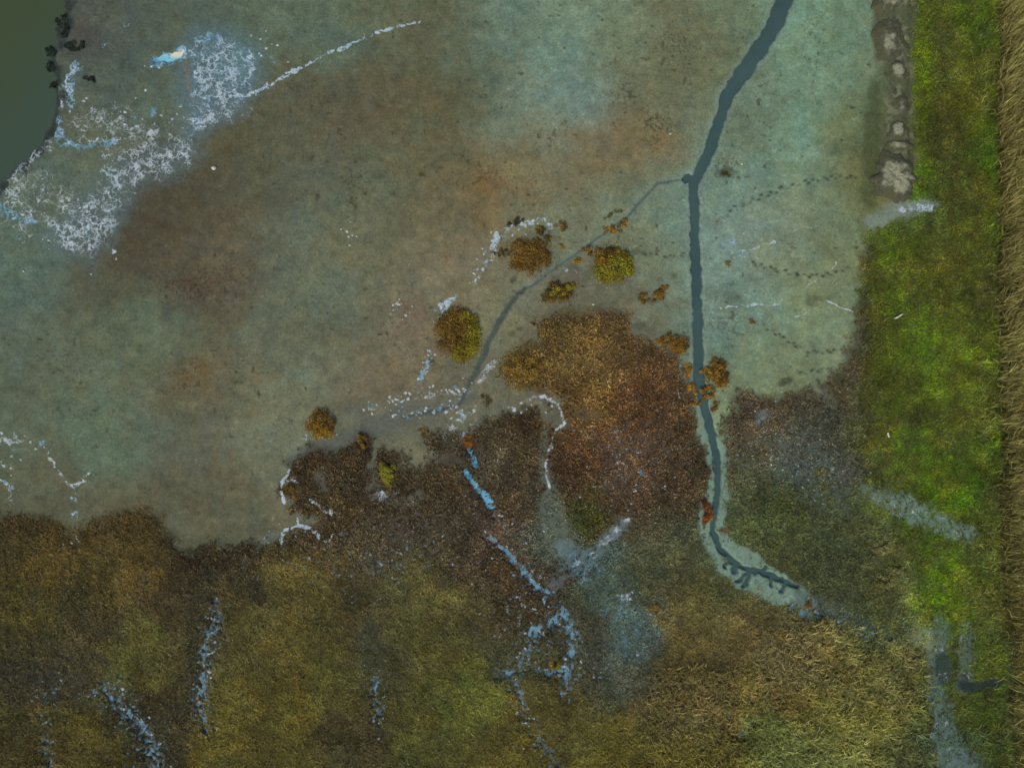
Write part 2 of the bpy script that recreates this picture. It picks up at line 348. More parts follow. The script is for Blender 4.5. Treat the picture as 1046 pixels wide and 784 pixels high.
n_pre = fbm(PX, PY, 12, 3, 5)
lag = poly_d(FX + warpA * 0.35, FY + warpB * 0.35, LAGOON_POLY) + (n_pre - .5) * 9
marsh = poly_d(WX, WY, MARSH)
creek = ribbon_d(FX, FY, CREEK) + (fbm(PX, PY, 18, 3, 1) - .5) * 2.6
for b_ in BRANCH: creek = np.minimum(creek, ribbon_d(PX + warpC, PY + warpD, b_))
trib = ribbon_d(PX * .6 + FX * .4, PY * .6 + FY * .4, TRIB); trib2 = ribbon_d(FX, FY, TRIB2)
fringe = ribbon_d(WX * 0.6 + PX * 0.4, WY * 0.6 + PY * 0.4, FRINGE) + (n_pre - .5) * 9
V = sstep(11, -7, marsh + (fbm(PX, PY, 7, 2, 4) - .5) * 12)                                  # plant cover
dens = np.ones_like(V)
def thin(mask, f): 
    global dens
    dens = dens * (1 - mask * (1 - f))
def rib(pts, soft=4, warp=1.0):
    return sstep(soft, -soft * 0.3, ribbon_d(PX + (warpA * 0.4 + warpC) * warp, PY + (warpB * 0.4 + warpD) * warp, pts))
def spot(cx, cy, rx, ry, ang=0, soft=0.5):
    return sstep(1 + soft, 1 - soft, ell_d(WX, WY, cx, cy, rx, ry, ang))

thin(sstep(2.5, -3.5, fringe), 0.06)
thin(sstep(3, 0, creek), 0.0)
colv = mud.copy()          # linear display colour of the bare ground
def paint(mask, c, a=1.0):
    global colv
    m = (mask * a)[..., None].astype(np.float32)
    colv = colv * (1 - m) + lin(c).astype(np.float32) * m

n_fine = fbm(PX, PY, 5, 2, 2); n_mid = fbm(PX, PY, 14, 3, 5); n_big = fbm(PX, PY, 60, 4, 1)
colv *= (0.80 + 0.40 * fbm(PX, PY, 26, 5, 4, 0.75))[..., None]
hue = fbm(PX, PY, 40, 5, 2, 0.7)[..., None] - .5
colv *= (0.78 + 0.44 * fbm(PX, PY, 9, 3, 0, .65))[..., None]
colv *= 1 + (fbm(PX, PY, 13, 4, 3, .75)[..., None] - .5) * np.array([.30, .05, -.20], np.float32)
colv *= 1 + hue * np.array([.26, .04, -.20], np.float32)
# streaky faint grain of the flat
st = fbm(PX * 0.35 + PY * 0.12, PY * 1.4 - PX * 0.4, 7, 3, 2)
colv *= (0.93 + 0.14 * st)[..., None]

# dark algae and worm casts: small specks with their own density
spk = np.zeros_like(PX) + 0.03
for (x, y, rx, ry, v) in [(360,180,40,45,.5),(200,295,40,20,.9),(225,275,40,14,.7),(190,385,40,25,.6),(420,310,30,30,.4),(690,45,25,30,.6),(670,130,20,25,.8),(640,90,30,30,.5),(650,245,40,25,.45),(240,370,40,40,.4),(60,370,30,25,.5),
                          (310,100,30,30,.4),(770,110,25,35,.4),(740,170,20,20,.7),(500,180,40,25,.5),(540,200,30,20,.5),(400,330,40,40,.3),(100,330,30,20,.4),(430,370,30,15,.5),(830,45,15,60,.35),(740,330,30,30,.45),(560,150,40,30,.35),(90,430,40,30,.25),(120,60,40,40,.3)]:
    spk = np.maximum(spk, v * np.exp(-ell_d(PX, PY, x, y, rx, ry) ** 2))
sp1 = fbm(PX, PY, 5.5, 2, 0)
dark_specks = sstep(0.80 - 0.24 * spk, 0.92 - 0.24 * spk, sp1) * (0.4 + 1.1 * fbm(PX, PY, 18, 2, 1))
paint(dark_specks, (52, 46, 30), 0.55)
# rusty films
for (x, y, rx, ry, c, a) in [(500,190,45,18,(120,84,44),.35),(680,148,14,18,(120,72,36),.5),(205,290,38,12,(84,58,42),.4),(195,385,22,16,(112,80,36),.4),(270,385,16,10,(108,84,40),.35),(415,325,30,20,(122,90,74),.3),(470,265,22,14,(124,92,74),.3),(400,395,60,16,(112,88,66),.3),
                             (85,40,16,14,(82,62,50),.5),(150,230,24,36,(70,54,40),.35),(870,80,16,20,(84,90,60),.3)]:
    paint(sstep(1.6, 0.1, ell_d(WX, WY, x, y, rx, ry)) * np.clip(2.6 * fbm(PX, PY, 9, 3, 3) - .75, 0, 1), c, a)

# wet grey mud
wet = np.zeros_like(PX)
for (x, y, rx, ry, ang, c, a) in [(372,440,34,9,-24,(84,88,76),.9),(330,452,30,7,-20,(84,90,80),.8),(545,400,16,6,0,(86,87,76),.85),(600,425,16,7,0,(88,84,70),.85),(590,312,45,9,-14,(96,96,76),.7),(300,462,14,5,-40,(90,100,92),.7),(130,80,12,40,28,(66,82,76),.5),
                                  (90,45,30,20,0,(66,70,66),.5),(455,470,14,8,0,(98,98,92),.5),(275,550,14,5,-30,(82,94,84),.7),(420,418,30,6,-10,(88,90,86),.6),(345,40,40,10,20,(78,96,84),.3),(205,60,1,1,0,(78,90,82),.0)]:
    m = spot(x, y, rx, ry, ang)
    paint(m, c, a); wet = np.maximum(wet, m * 0.7); thin(m, 0.08)
gb = rib([(478,402,4),(450,416,6),(410,427,8),(372,440,8),(335,455,6)], 6); paint(gb, (84, 88, 77), .75); wet = np.maximum(wet, gb * .6); thin(gb, .1)
tm = sstep(0.9, -0.6, trib); paint(tm, (52, 66, 60), .95); paint(sstep(9, 0, trib), (108, 126, 114), .4)
t2 = sstep(1.4, -0.8, trib2); paint(t2, (68, 78, 72), .95); wet = np.maximum(wet, np.maximum(tm, t2)); thin(t2, 0)
# banks of the creek
bank = sstep(9, 1, creek); paint(bank * (PY < 420), (112, 134, 122), .5)
paint(sstep(2, -2, fringe), (108, 132, 116), .95); paint(sstep(2, -2, fringe) * sstep(0.5, 0.7, n_mid), (128, 152, 136), .7)
paint(sstep(1.6, -0.6, creek), (66, 86, 82), .95); wet = np.maximum(wet, sstep(3, 0, creek))

# shoreline of the lagoon: black weed and dark wet margin
paint(sstep(16, 0, lag + 14 * (n_mid - .5)), (58, 68, 62), .8); paint(sstep(9, 0, np.abs(lag - 3) + 18 * (n_pre - .42)) * sstep(230, 190, PY), (40, 47, 42), .85); wet = np.maximum(wet, sstep(14, 0, lag))

# soil under the plants
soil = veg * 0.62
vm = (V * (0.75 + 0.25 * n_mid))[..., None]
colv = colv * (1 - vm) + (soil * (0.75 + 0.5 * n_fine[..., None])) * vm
# bare tracks and open wet ground inside the marsh
def open_ground(pts, c, a, d, soft=6, w=1.0):
    m = rib(pts, soft, w); paint(m, c, a); thin(m, d); return m
paint(sstep(2, -2, fringe), (108, 132, 116), .95); paint(sstep(1.6, -0.6, creek), (66, 86, 82), .95)
for pts, c, a, d, soft in [
    ([(566,425,6),(576,434,5)], (92,94,78), .8, .05, 6),
    ([(560,440,2),(556,468,3),(562,500,7),(566,530,14),(572,556,16)], (86,94,82), .85, .25, 9),
    ([(575,560,8),(600,570,6),(625,545,6),(636,532,4)], (92,108,110), .85, .15, 6),
    ([(590,575,14),(620,600,16),(640,625,16),(640,660,14)], (76,98,94), .8, .66, 14),
    ([(590,570,8),(570,590,6),(560,608,3)], (80,92,96), .7, .45, 10),
    ([(885,500,4),(915,515,9),(945,528,10),(970,540,9),(990,545,5)], (98,120,110), .85, .30, 7),
    ([(958,640,8),(952,668,9),(950,692,8),(960,720,8),(968,760,12),(975,800,14)], (82,104,98), .8, .25, 8),
    ([(984,640,6),(986,670,7),(985,700,7)], (80,98,94), .75, .35, 8),
    ([(934,648,8),(945,655,7)], (108,120,94), .85, .25, 8),
    ([(960,676,7),(962,690,7)], (42,56,50), .95, .02, 4),
    ([(984,698,6),(990,700,5)], (50,62,60), .95, .05, 4),
    ([(985,698,4),(1017,698,4)], (34,46,42), .95, .0, 3),
    ([(985,775,12),(980,800,14)], (84,104,106), .7, .35, 8),
    ([(822,610,7),(850,622,7),(880,640,5),(905,655,3)], (72,84,84), .7, .45, 8),
    ([(778,428,4),(785,424,4)], (110,122,122), .6, .3, 6),
    ([(836,402,3),(850,415,4)], (104,106,90), .6, .4, 6),
    ([(820,470,26),(850,500,20)], (78,92,86), .5, .55, 20),
    ([(760,460,14),(800,470,14)], (80,88,72), .3, .6, 14),
    ([(890,225,5),(915,216,6),(940,212,6),(955,210,3)], (112,128,116), .8, .2, 6),
    ([(380,480,4),(384,505,5),(410,512,4),(430,506,4)], (86,88,76), .7, .25, 5),
    ([(330,496,6),(326,488,5)], (88,84,76), .7, .2, 5),
    ([(440,545,20),(400,555,25)], (84,80,70), .35, .7, 14),
    ([(375,640,10),(378,690,10)], (64,66,54), .5, .55, 12),
    ([(60,690,30),(110,700,20)], (62,64,54), .4, .65, 16),
    ([(200,720,14),(215,650,8)], (58,60,50), .5, .55, 10),
    ([(690,700,10),(745,705,4)], (58,46,30), .5, .7, 12),
    ([(755,712,1.5),(744,738,1.5)], (46,52,46), .7, .1, 2.5),
    ([(878,320,4),(870,370,5),(880,420,8)], (62,56,42), .5, .75, 10),
    ([(630,470,20),(660,450,20)], (96,84,78), .4, .75, 14)]:
    open_ground(pts, c, a, d, soft)
# bank of bare soil under the spoil heaps
bank_m = rib([(914,-60,18),(914,40,19),(915,75,14),(917,130,12),(913,180,20)], 7)
paint(bank_m, (74, 78, 56), .9); thin(bank_m, 0.05)
paint(bank_m * sstep(.5, .72, fbm(PX, PY, 8, 3, 2)), (112, 114, 90), .6); paint(bank_m * sstep(.62, .75, n_fine), (44, 44, 32), .5)
paint(rib([(892,84,3),(890,130,6),(892,180,5),(886,205,5)], 9), (62, 70, 40), .75)

# thin water film and salt crust
film = np.zeros_like(PX); salt = np.zeros_like(PX)
def rg(scale, seed, p=1.0):
    a = fbm(PX + warpC, PY + warpD, scale, 3, seed); return np.clip(1 - np.abs(a - 0.5) * 7, 0, 1) ** p
net = np.maximum(np.maximum(rg(16, 0), rg(9, 3) * 0.9), rg(26, 5) * 0.9) 
lace = sstep(0.5, 0.68, fbm(PX, PY, 5, 3, 4)) 
patchy = fbm(PX, PY, 20, 2, 2)
def region(mask, s=0.0, f=0.0, k=0.55):
    global salt, film
    salt = np.maximum(salt, mask * s * (.40 + .24 * fbm(PX, PY, 18, 3, 4))); film = np.maximum(film, mask * f * .58)
def under(mask, c, a): paint(mask * (.6 + .8 * (n_mid - .2)), c, a)
A = poly_d(WX, WY, [(190,48),(205,36),(235,33),(262,58),(262,82),(250,106),(225,120),(192,142),(188,90)])
under(sstep(18, -10, A), (84, 114, 126), .7); region(sstep(14, -16, A), .95, .8)
region(spot(228,72,22,24), .9, .8)
region(spot(216,44,16,7), .3, 1.0)
region(spot(205,118,16,20,40), 1.0, .3)
region(spot(252,66,9,14), .9, .7)
B = poly_d(WX, WY, [(188,145),(205,158),(180,176),(150,186),(128,215),(110,250),(95,274),(62,255),(45,242),(70,222),(92,200),(118,168),(150,155)])
under(sstep(16, -8, B), (84, 106, 110), .6); region(sstep(14, -12, B), .95, .55)
region(spot(115,185,18,14,-40), 1.0, .7); region(spot(75,235,26,16,-30), 1.0, .3)
region(rib([(76,72,7),(72,90,5),(74,108,3)], 4), .8, .9); region(rib([(64,92,2),(64,110,3)], 3), .9, .4)
region(rib([(62,125,4),(66,142,6)], 6), .75, .95); region(rib([(62,142,2),(85,150,1.5),(108,148,4),(118,145,3)], 5), .6, 1.05)
region(rib([(50,148,5),(30,165,5),(12,188,4),(8,210,4)], 5), .9, .5); region(rib([(110,150,4),(114,172,5),(128,190,4)], 4), .8, .6)
region(rib([(0,210,4),(8,218,6),(18,224,3)], 5), .5, 1.05); region(rib([(24,222,2),(32,224,3)], 3), .2, 1.3)
region(rib([(130,135,6),(145,128,4)], 6), .9, .4); region(rib([(160,60,2),(100,50,1)], 1), 0, 0)
region(rib([(130,22,2),(105,50,2)], 3), .5, .6); region(spot(102,20,4,4), .7, .3); region(spot(156,113,5,5), .6, .9)
region(spot(60,215,40,30), .8, .1); region(spot(20,210,24,30), .8, .4); region(spot(110,130,40,30), .75, .3); region(rib([(190,138,8),(178,160,8)], 8), .95, .5); region(spot(150,150,36,22,-30), .85, .3); region(spot(40,190,30,20), .75, .3); region(spot(240,110,20,14), .8, .6)
def line(pts, s, f, soft=1.6, ns=5, seed=0, w=0.5, lo=0.0):
    global salt, film
    pts = [(a_, b_, c_ * (.5 if lo > .25 else .8)) for a_, b_, c_ in pts]; w = 1.0 if lo > .25 else w
    m = sstep(soft * .9, -0.5, ribbon_d(PX + warpC * w + warpE * .12 * (lo > .25), PY + warpD * w + warpF * .12 * (lo > .25), pts))
    k = .72 * (lo + (1 - lo) * np.clip(fbm(PX, PY, ns * 2.2, 2, seed) * 2.2 - 0.3, 0, 1)) * (1 + .35 * (lo > .25))
    salt = np.maximum(salt, m * s * k); film = np.maximum(film, m * f * k)
line([(240,98,2.5),(258,98,3),(275,86,3),(300,74,2.4),(325,60,2),(352,48,2),(372,38,2.2),(395,30,1.4),(430,24,.8)], .72, .72, 3, lo=.75)
line([(360,36,1),(400,26,2),(460,18,.6)], .35, .0, 4)
line([(22,250,2),(45,228,2.5),(60,212,2),(70,195,1.5)], .42, .1, 2.5, lo=.5)
line([(487,288,2),(495,272,2),(503,258,3),(506,244,3),(515,236,3),(532,228,2.5),(545,226,2.5),(556,224,2),(563,232,2.5)], .85, .75, 4.0, ns=2.2, lo=.2)
line([(452,312,4),(464,304,3),(452,318,2)], .8, .9, 3); line([(448,340,2),(450,366,2.5),(462,370,1.5)], .6, .6, 3)
line([(545,248,2),(556,256,1.6)], .5, .7, 2); line([(576,276,2),(578,278,2)], .9, .6, 2); line([(588,276,2),(592,280,2)], 1, .3, 2)
line([(377,417,2),(420,408,3),(455,402,3),(480,398,4),(505,370,4)], .75, .4, 3); line([(425,398,2),(432,380,3),(440,362,2)], .6, .8, 3)
line([(460,415,6),(470,430,8),(455,440,6)], .7, .3, 5); line([(310,446,3),(330,448,3),(345,445,2)], .8, .3, 3)
line([(545,408,2),(556,404,2.5),(566,410,2.5),(574,422,2.5),(577,432,2)], .85, .6, 3.2, ns=2.5, lo=.35); line([(576,432,1.4),(566,442,1.4),(562,458,1.4),(559,475,1.6),(560,496,2)], .85, .55, 2.0, ns=2.5, lo=.4)
line([(532,418,1),(545,410,1.4)], .8, .2, 2); line([(582,432,2),(586,438,2)], 1, .0, 2)
line([(297,478,1),(290,488,1.8),(288,498,2.0),(290,514,1.8)], 1.1, .8, 1.8, lo=.85); line([(290,488,1.6),(296,490,1.4),(304,493,1)], 1.1, .4, 1.4, lo=.85)
line([(290,522,2),(282,528,3),(278,532,3)], .6, .5, 3); line([(304,530,1.2),(303,538,1.4),(290,542,1.5),(285,560,1.6)], .9, .6, 2, lo=.6); line([(305,538,1.2),(320,540,1.8),(328,550,1.6),(335,553,1.6),(342,545,1.4)], .95, .7, 1.8, lo=.7)
line([(318,510,3),(326,514,2),(330,521,2),(338,524,2.2),(340,518,1.4)], 1.2, .7, 1.8, lo=.8)
line([(455,448,3),(460,452,3),(478,442,3)], .8, .8, 3); line([(404,500,5),(382,508,4),(388,510,5)], .7, .6, 4)
line([(2,450,3),(22,450,2.5),(12,440,2)], .8, .3, 4); line([(38,452,2.5),(46,452,3)], .7, .9, 3); line([(46,456,2),(60,482,2),(72,496,2.4),(86,492,2)], .68, .25, 2, lo=.6); line([(72,496,2),(78,498,2.4),(92,482,1.6)], .62, .25, 2, lo=.5)
line([(76,498,3),(77,520,3.5),(78,542,4)], .62, .62, 5); line([(5,480,6),(15,515,6)], .5, .4, 8); line([(76,543,3),(80,545,3)], .9, .5, 4)
line([(640,250,1),(640,251,1)], 0, 0)
line([(730,246,6),(745,250,9),(756,258,5)], .45, .6, 8); line([(757,256,.8),(780,250,.9),(792,247,.9)], .9, .3, 1.8, lo=.7); line([(735,315,.6),(755,312,1),(765,312,.8),(785,312,.8),(797,309,1),(800,303,.6)], .9, .2, 1.8, lo=.65)
line([(800,303,.6),(820,297,.6),(832,288,.5),(860,265,.4)], .62, 0, 1.8, lo=.7); line([(845,307,.6),(858,313,1),(872,316,1)], .9, 0, 1.6, lo=.7); line([(720,327,.6),(745,328,.6),(770,329,.5)], .6, 0, 1.8, lo=.6)
line([(800,330,.6),(815,322,.8),(830,318,.6)], .7, .1, 1.6, lo=.5); line([(752,262,.6),(770,262,.7),(788,266,.6)], .6, .2, 1.6, lo=.5); line([(800,240,.6),(820,232,.6),(838,236,.5)], .55, .1, 1.6, lo=.5); line([(722,300,.6),(735,308,.7),(745,304,.6)], .6, .2, 1.6, lo=.5); line([(735,262,.6),(760,255,.6)], .6, .2, 2, lo=.5); line([(745,246,.6),(765,238,.6),(790,225,.5)], .5, .2, 2, lo=.5); line([(724,240,.6),(742,252,.8),(756,262,.8)], .5, .6, 3, lo=.4)
line([(695,408,.8),(690,395,1),(688,380,1),(696,374,1)], .5, .5, 2, lo=.4); line([(712,540,1.2),(707,525,1),(710,515,1)], .5, .4, 1.6, lo=.5); line([(722,594,.8),(730,587,1),(744,582,1)], .8, .4, 1.4, lo=.5)
line([(760,432,1),(772,436,1.6),(786,440,2)], .6, .3, 2); line([(774,430,1.6),(783,423,1.6),(789,428,1.4)], .3, .9, 1.8, lo=.4); line([(838,405,1),(850,418,1.4)], .5, 0, 2)
line([(920,213,4),(940,212,4),(955,214,3),(958,205,2)], .85, .7, 4); line([(655,482,2),(658,484,2)], .4, 1.0, 2)
line([(640,531,3),(628,545,4),(606,566,3)], .8, .3, 4); line([(600,575,12),(640,640,14)], .35, .62, 14); line([(586,574,10),(606,592,8),(622,612,5)], .5, .7, 8); line([(640,612,8),(660,625,6)], .5, .1, 8)
line([(900,510,8),(970,540,9)], .5, .35, 10); line([(955,650,10),(960,790,10)], .45, .35, 12); line([(984,650,7),(985,690,7)], .4, .4, 8)
line([(640,460,25),(620,480,20)], .42, .05, 20, 3); line([(330,560,30),(430,560,25),(400,575,20)], .5, .35, 16, 3); line([(500,600,20),(540,600,20),(520,650,15)], .45, .2, 16, 3); line([(250,580,15),(290,580,10)], .5, .1, 12, 3)
line([(500,525,12),(515,545,8)], .55, .1, 8, 3)
line([(156,66,4),(170,60,6),(186,56,6)], .55, 1.0, 9, lo=.6)
# scattered flecks of white crust and shell, and of water film painted sky blue
hole_f = np.zeros_like(PX)
def flecks(pts, n, spread, s0=.7, s1=1.5, blue=.2):
    global salt, film
    pts = np.array(pts, float); seg = np.hypot(*np.diff(pts, axis=0).T); cum = np.concatenate([[0], np.cumsum(seg)])
    for q in rng.random(n) * cum[-1]:
        i = min(np.searchsorted(cum, q) - 1, len(seg) - 1); i = max(i, 0); t = (q - cum[i]) / seg[i]
        x, y = pts[i] + (pts[i + 1] - pts[i]) * t + rng.normal(0, spread, 2); r = rng.uniform(s0, s1)
        sl = (slice(int(x) + 94, int(x) + 107), slice(int(y) + 84, int(y) + 97))
        if PX[sl].size < 100: continue
        e = np.exp(-ell_d(PX[sl], PY[sl], x, y, r * rng.uniform(.9, 1.8), r, rng.uniform(-60, 60)) ** 2) * rng.uniform(.75, 1.25)
        if rng.random() < blue: film[sl] = np.maximum(film[sl], e)
        else: salt[sl] = np.maximum(salt[sl], e)
        hole_f[sl] = np.maximum(hole_f[sl], np.clip(e * 1.6, 0, 1))
flecks([(375,418),(420,404),(450,398),(482,394)], 60, 4); flecks([(400,425),(440,420),(470,410)], 40, 5); flecks([(425,395),(435,370),(448,340),(450,312)], 30, 5); flecks([(480,290),(497,262),(512,238),(560,226)], 50, 4, blue=.4)
flecks([(400,310),(415,318)], 14, 5, blue=0); flecks([(352,225),(362,245)], 8, 5, blue=0); flecks([(470,420),(490,430)], 20, 6); flecks([(520,420),(560,412)], 12, 4)
flecks([(280,560),(340,570),(430,580),(480,560)], 380, 18, .5, 1.1, .4); flecks([(500,525),(530,560),(545,610),(515,640)], 240, 14, .5, 1.1, .3); flecks([(625,455),(650,480),(610,500)], 240, 24, .5, 1.0, .1)
flecks([(625,605),(650,615)], 40, 8, .5, 1.1, .1); flecks([(560,640),(570,690)], 60, 14, .5, 1.0, .5); flecks([(60,560),(85,550)], 12, 5); flecks([(770,430),(800,470),(840,470),(870,500)], 220, 22, .5, 1.0, .3)
flecks([(40,225),(110,240)], 40, 18, .7, 1.6, .2); flecks([(90,130),(170,120),(180,70)], 40, 16, .7, 1.6, .3); flecks([(0,460),(15,500)], 20, 8); flecks([(5,445),(80,470)], 16, 10); flecks([(260,40),(290,60)], 14, 10)
flecks([(220,610),(216,650),(206,700),(212,745)], 170, 6, .7, 1.4, .7); flecks([(105,700),(140,735),(165,775)], 220, 10, .7, 1.4, .7); flecks([(50,690),(48,760)], 70, 10, .6, 1.3, .7); flecks([(640,660),(600,690)], 90, 14, .6, 1.2, .6)
flecks([(578,620),(585,660),(576,712)], 150, 7, .7, 1.5, .8); flecks([(566,630),(540,660),(522,690),(535,735),(565,775)], 170, 7, .7, 1.5, .75); flecks([(500,548),(548,600),(566,622)], 60, 5, .7, 1.2, .6); flecks([(384,690),(388,745)], 50, 5, .7, 1.3, .8); flecks([(815,615),(850,628),(890,650)], 50, 5, .7, 1.3, .8); flecks([(80,590),(100,620),(130,650)], 30, 12, .6, 1.0, .5)
dens = dens * (1 - .85 * hole_f) * (1 - .8 * sstep(.45, .75, salt))
# orange stain beside the glint pool
paint(rib([(189,48,1.6),(190,70,1.6),(191,100,2)], 2.5), (122, 88, 56), .4 * sstep(.35, .6, n_fine))

# trails of footprints pressed into the mud
prints = np.zeros_like(PX)
TRAILS = [[(738,222),(752,212),(770,204),(800,192),(822,186),(850,181),(878,180)],[(768,268),(790,275),(812,280),(835,282),(855,278),(872,272)],[(780,333),(800,345),(818,356),(835,360),(858,357)],[(818,381),(840,377),(852,372)],[(655,258),(672,261),(690,262),(704,258)]]
for tr in TRAILS:
    for (x0, y0), (x1, y1) in zip(tr[:-1], tr[1:]):
        L = math.hypot(x1 - x0, y1 - y0); k = max(1, int(L / 4.6))
        for i in range(k):
            t = (i + random.uniform(-.3, .3)) / k; s = 1.1 if i % 2 else -1.1
            x = x0 + (x1 - x0) * t - (y1 - y0) / L * s + random.gauss(0, .4); y = y0 + (y1 - y0) * t + (x1 - x0) / L * s + random.gauss(0, .4)
            sl = (slice(int(x) + 94, int(x) + 107), slice(int(y) + 84, int(y) + 97))
            prints[sl] = np.maximum(prints[sl], random.uniform(.5, 1.1) * np.exp(-(ell_d(PX[sl], PY[sl], x, y, 2.3, 1.4, random.uniform(-30, 30))) ** 2))
paint(np.clip(prints, 0, 1), (38, 50, 44), .95)
# algae patches on the pale mud
for (x, y, rx, ry, a, s) in [(803,388,7,4,.7,0),(832,308,6,6,.5,0),(750,304,8,6,.45,0),(739,179,8,5,.7,0),(690,283,4,6,.5,-20),(523,284,4,4,.6,0),(530,296,6,2,.6,0),(520,340,4,3,.6,0),(529,337,4,3,.55,0),(560,408,5,5,.5,0),(660,335,10,5,.4,0),(650,258,14,3,.4,0),(735,250,3,2,.5,0),(748,289,3,3,.5,0),(737,332,4,2,.5,0)]:
    paint(spot(x, y, rx, ry, s, .6) * (0.5 + n_fine), (54, 58, 40), a)

# ------------------------------------------------------------------ relief
ZW = -0.12
Z = 0.015 + 0.10 * fbm(PX, PY, 90, 3, 2) + 0.02 * n_fine
Z = Z + V * (0.06 + 0.10 * fbm(PX, PY, 30, 3, 4))
Z = Z - sstep(2.2, -1.6, creek) * (0.34 + 0.10)
Z = Z - sstep(12, 0, fringe) * 0.04
Z = Z - 0.06 * sstep(1.5, -1, np.minimum(trib, trib2))
lagz = np.clip(-lag * 0.02, -0.2, 0.5)
Z = np.where(lag < 8, Z - sstep(8, 0, lag) * 0.16 - np.clip(lagz, 0, .5), Z)
pool_sd = {}
for nm, (ribs, rgh, lb) in POOLS.items():
    d = np.full_like(PX, 1e3)
    for r in ribs: d = np.minimum(d, ribbon_d(FX, FY, r, 40))
    pool_sd[nm] = d
    hole = sstep(9.0, -2.0, d) ** .7
    rough_t = fbm(PX, PY, 3.4, 2, 3, .6) if rgh > 2.5 else fbm(PX, PY, 4.2, 2, 3)
    level = ZW - 0.06 + (rough_t - 0.5) * 0.16 * rgh + (0.11 if rgh > 3.3 else (0.08 if rgh > 2.5 else 0.0)) + sstep(-3, 4, d) * 0.03 * rgh
    Z = Z * (1 - hole) + level * hole
    thin(sstep(3, -2, d), 0.55 if rgh > 2.5 else (0.22 if rgh > 1.5 else 0.02))
    paint(sstep(4, -1, d), (66, 74, 70), .6); wet = np.maximum(wet, sstep(4, 0, d) * .6)
Z = Z - prints * 0.03
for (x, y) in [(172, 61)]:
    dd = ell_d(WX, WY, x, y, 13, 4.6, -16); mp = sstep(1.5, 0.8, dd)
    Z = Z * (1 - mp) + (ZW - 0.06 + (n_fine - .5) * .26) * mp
    glint_d = dd
heapz = sstep(4, -4, ribbon_d(PX, PY, [(914,-60,16),(914,75,12),(917,130,8),(913,180,17)])); Z = Z + heapz * 0.25 * (0.6 + 0.8 * n_mid)
Z = Z.astype(np.float32)

def gidx(px, py):
    return np.clip(np.round((px - gx[0]) / step).astype(int), 0, len(gx) - 1), np.clip(np.round((py - gy[0]) / step).astype(int), 0, len(gy) - 1)
def zat(px, py):
    i, j = gidx(np.asarray(px), np.asarray(py)); return Z[i, j]

# ------------------------------------------------------------------ ground: one sheet reaching the horizon
ext = np.cumsum(1.5 * 1.35 ** np.arange(24)) * 10
ax = np.concatenate([(gx[0] - ext)[::-1], gx, gx[-1] + ext]); ay = np.concatenate([(gy[0] - ext)[::-1], gy, gy[-1] + ext])
ix = np.clip(np.arange(len(ax)) - len(ext), 0, len(gx) - 1); iy = np.clip(np.arange(len(ay)) - len(ext), 0, len(gy) - 1)
GX, GY = np.meshgrid(ax, ay, indexing='ij')
GZ = Z[ix][:, iy]
def reflect(n_in, n_ext):
    k = np.arange(n_in + 2 * n_ext) - n_ext
    pos_ = np.where(k < 0, -(np.cumsum(1.5 * 1.35 ** np.arange(n_ext)) * 10)[np.clip(-k - 1, 0, n_ext - 1)], np.where(k >= n_in, n_in - 1 + (np.cumsum(1.5 * 1.35 ** np.arange(n_ext)) * 10)[np.clip(k - n_in, 0, n_ext - 1)], k))
    p = np.mod(np.abs(pos_), 2 * (n_in - 1)); p = np.where(p > n_in - 1, 2 * (n_in - 1) - p, p)
    return np.round(p).astype(int)
rx_ = reflect(len(gx), len(ext)); ry_ = reflect(len(gy), len(ext))
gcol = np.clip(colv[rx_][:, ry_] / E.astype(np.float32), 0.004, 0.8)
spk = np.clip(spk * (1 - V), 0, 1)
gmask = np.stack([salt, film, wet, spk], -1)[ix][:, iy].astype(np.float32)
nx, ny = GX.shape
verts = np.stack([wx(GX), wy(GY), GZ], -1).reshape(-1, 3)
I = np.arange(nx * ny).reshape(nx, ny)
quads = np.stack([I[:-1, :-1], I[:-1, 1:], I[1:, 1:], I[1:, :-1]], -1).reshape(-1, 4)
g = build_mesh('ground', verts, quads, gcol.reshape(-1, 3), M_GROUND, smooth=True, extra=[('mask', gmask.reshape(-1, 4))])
tag(g, 'wide tidal mudflat in teal and rust tones joining dark marsh soil', 'ground', kind='structure')

# ------------------------------------------------------------------ water
def ribbon_sheet(name, ribbons, z, mat, grow, label, clip=None):
    vs, fs = [], []
    for pts in ribbons:
        P = np.array(pts, float); k = len(vs)
        d = np.gradient(P[:, :2], axis=0); d /= np.linalg.norm(d, axis=1)[:, None] + 1e-9
        nrm = np.stack([-d[:, 1], d[:, 0]], 1)
        P = P.copy(); P[0, :2] -= d[0] * (grow * .6); P[-1, :2] += d[-1] * (grow * .6)
        w = P[:, 2] + grow
        L = P[:, :2] + nrm * w[:, None]; R = P[:, :2] - nrm * w[:, None]
        for a, b in zip(L, R):
            vs += [(wx(a[0]), wy(a[1]), z), (wx(b[0]), wy(b[1]), z)]
        for i in range(len(P) - 1):
            fs.append((k + 2 * i, k + 2 * i + 1, k + 2 * i + 3, k + 2 * i + 2))
        z += 0.004
    o = build_mesh(name, np.array(vs), np.array(fs), None, mat)
    return tag(o, label, 'water', kind='structure')
ribbon_sheet('creek', [CREEK] + BRANCH, ZW, M_CREEK, 3.0, 'narrow dark teal tidal creek winding down across the mudflat')
M_POOL = water_material('sky_tinted_pool_water', (80, 116, 136), (110, 150, 168), 0.12, 1.5)  # reflected blue sky is put into the base colour
M_POOL2 = water_material('bright_sky_tinted_pool_water', (76, 138, 172), (110, 172, 200), 0.12, 1.2)  # same painted sky reflection, brighter, for the upper pool
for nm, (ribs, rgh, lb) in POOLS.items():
    ribbon_sheet('pool', ribs, ZW, M_POOL2 if nm == 'upper' else M_POOL, 4.0, lb)
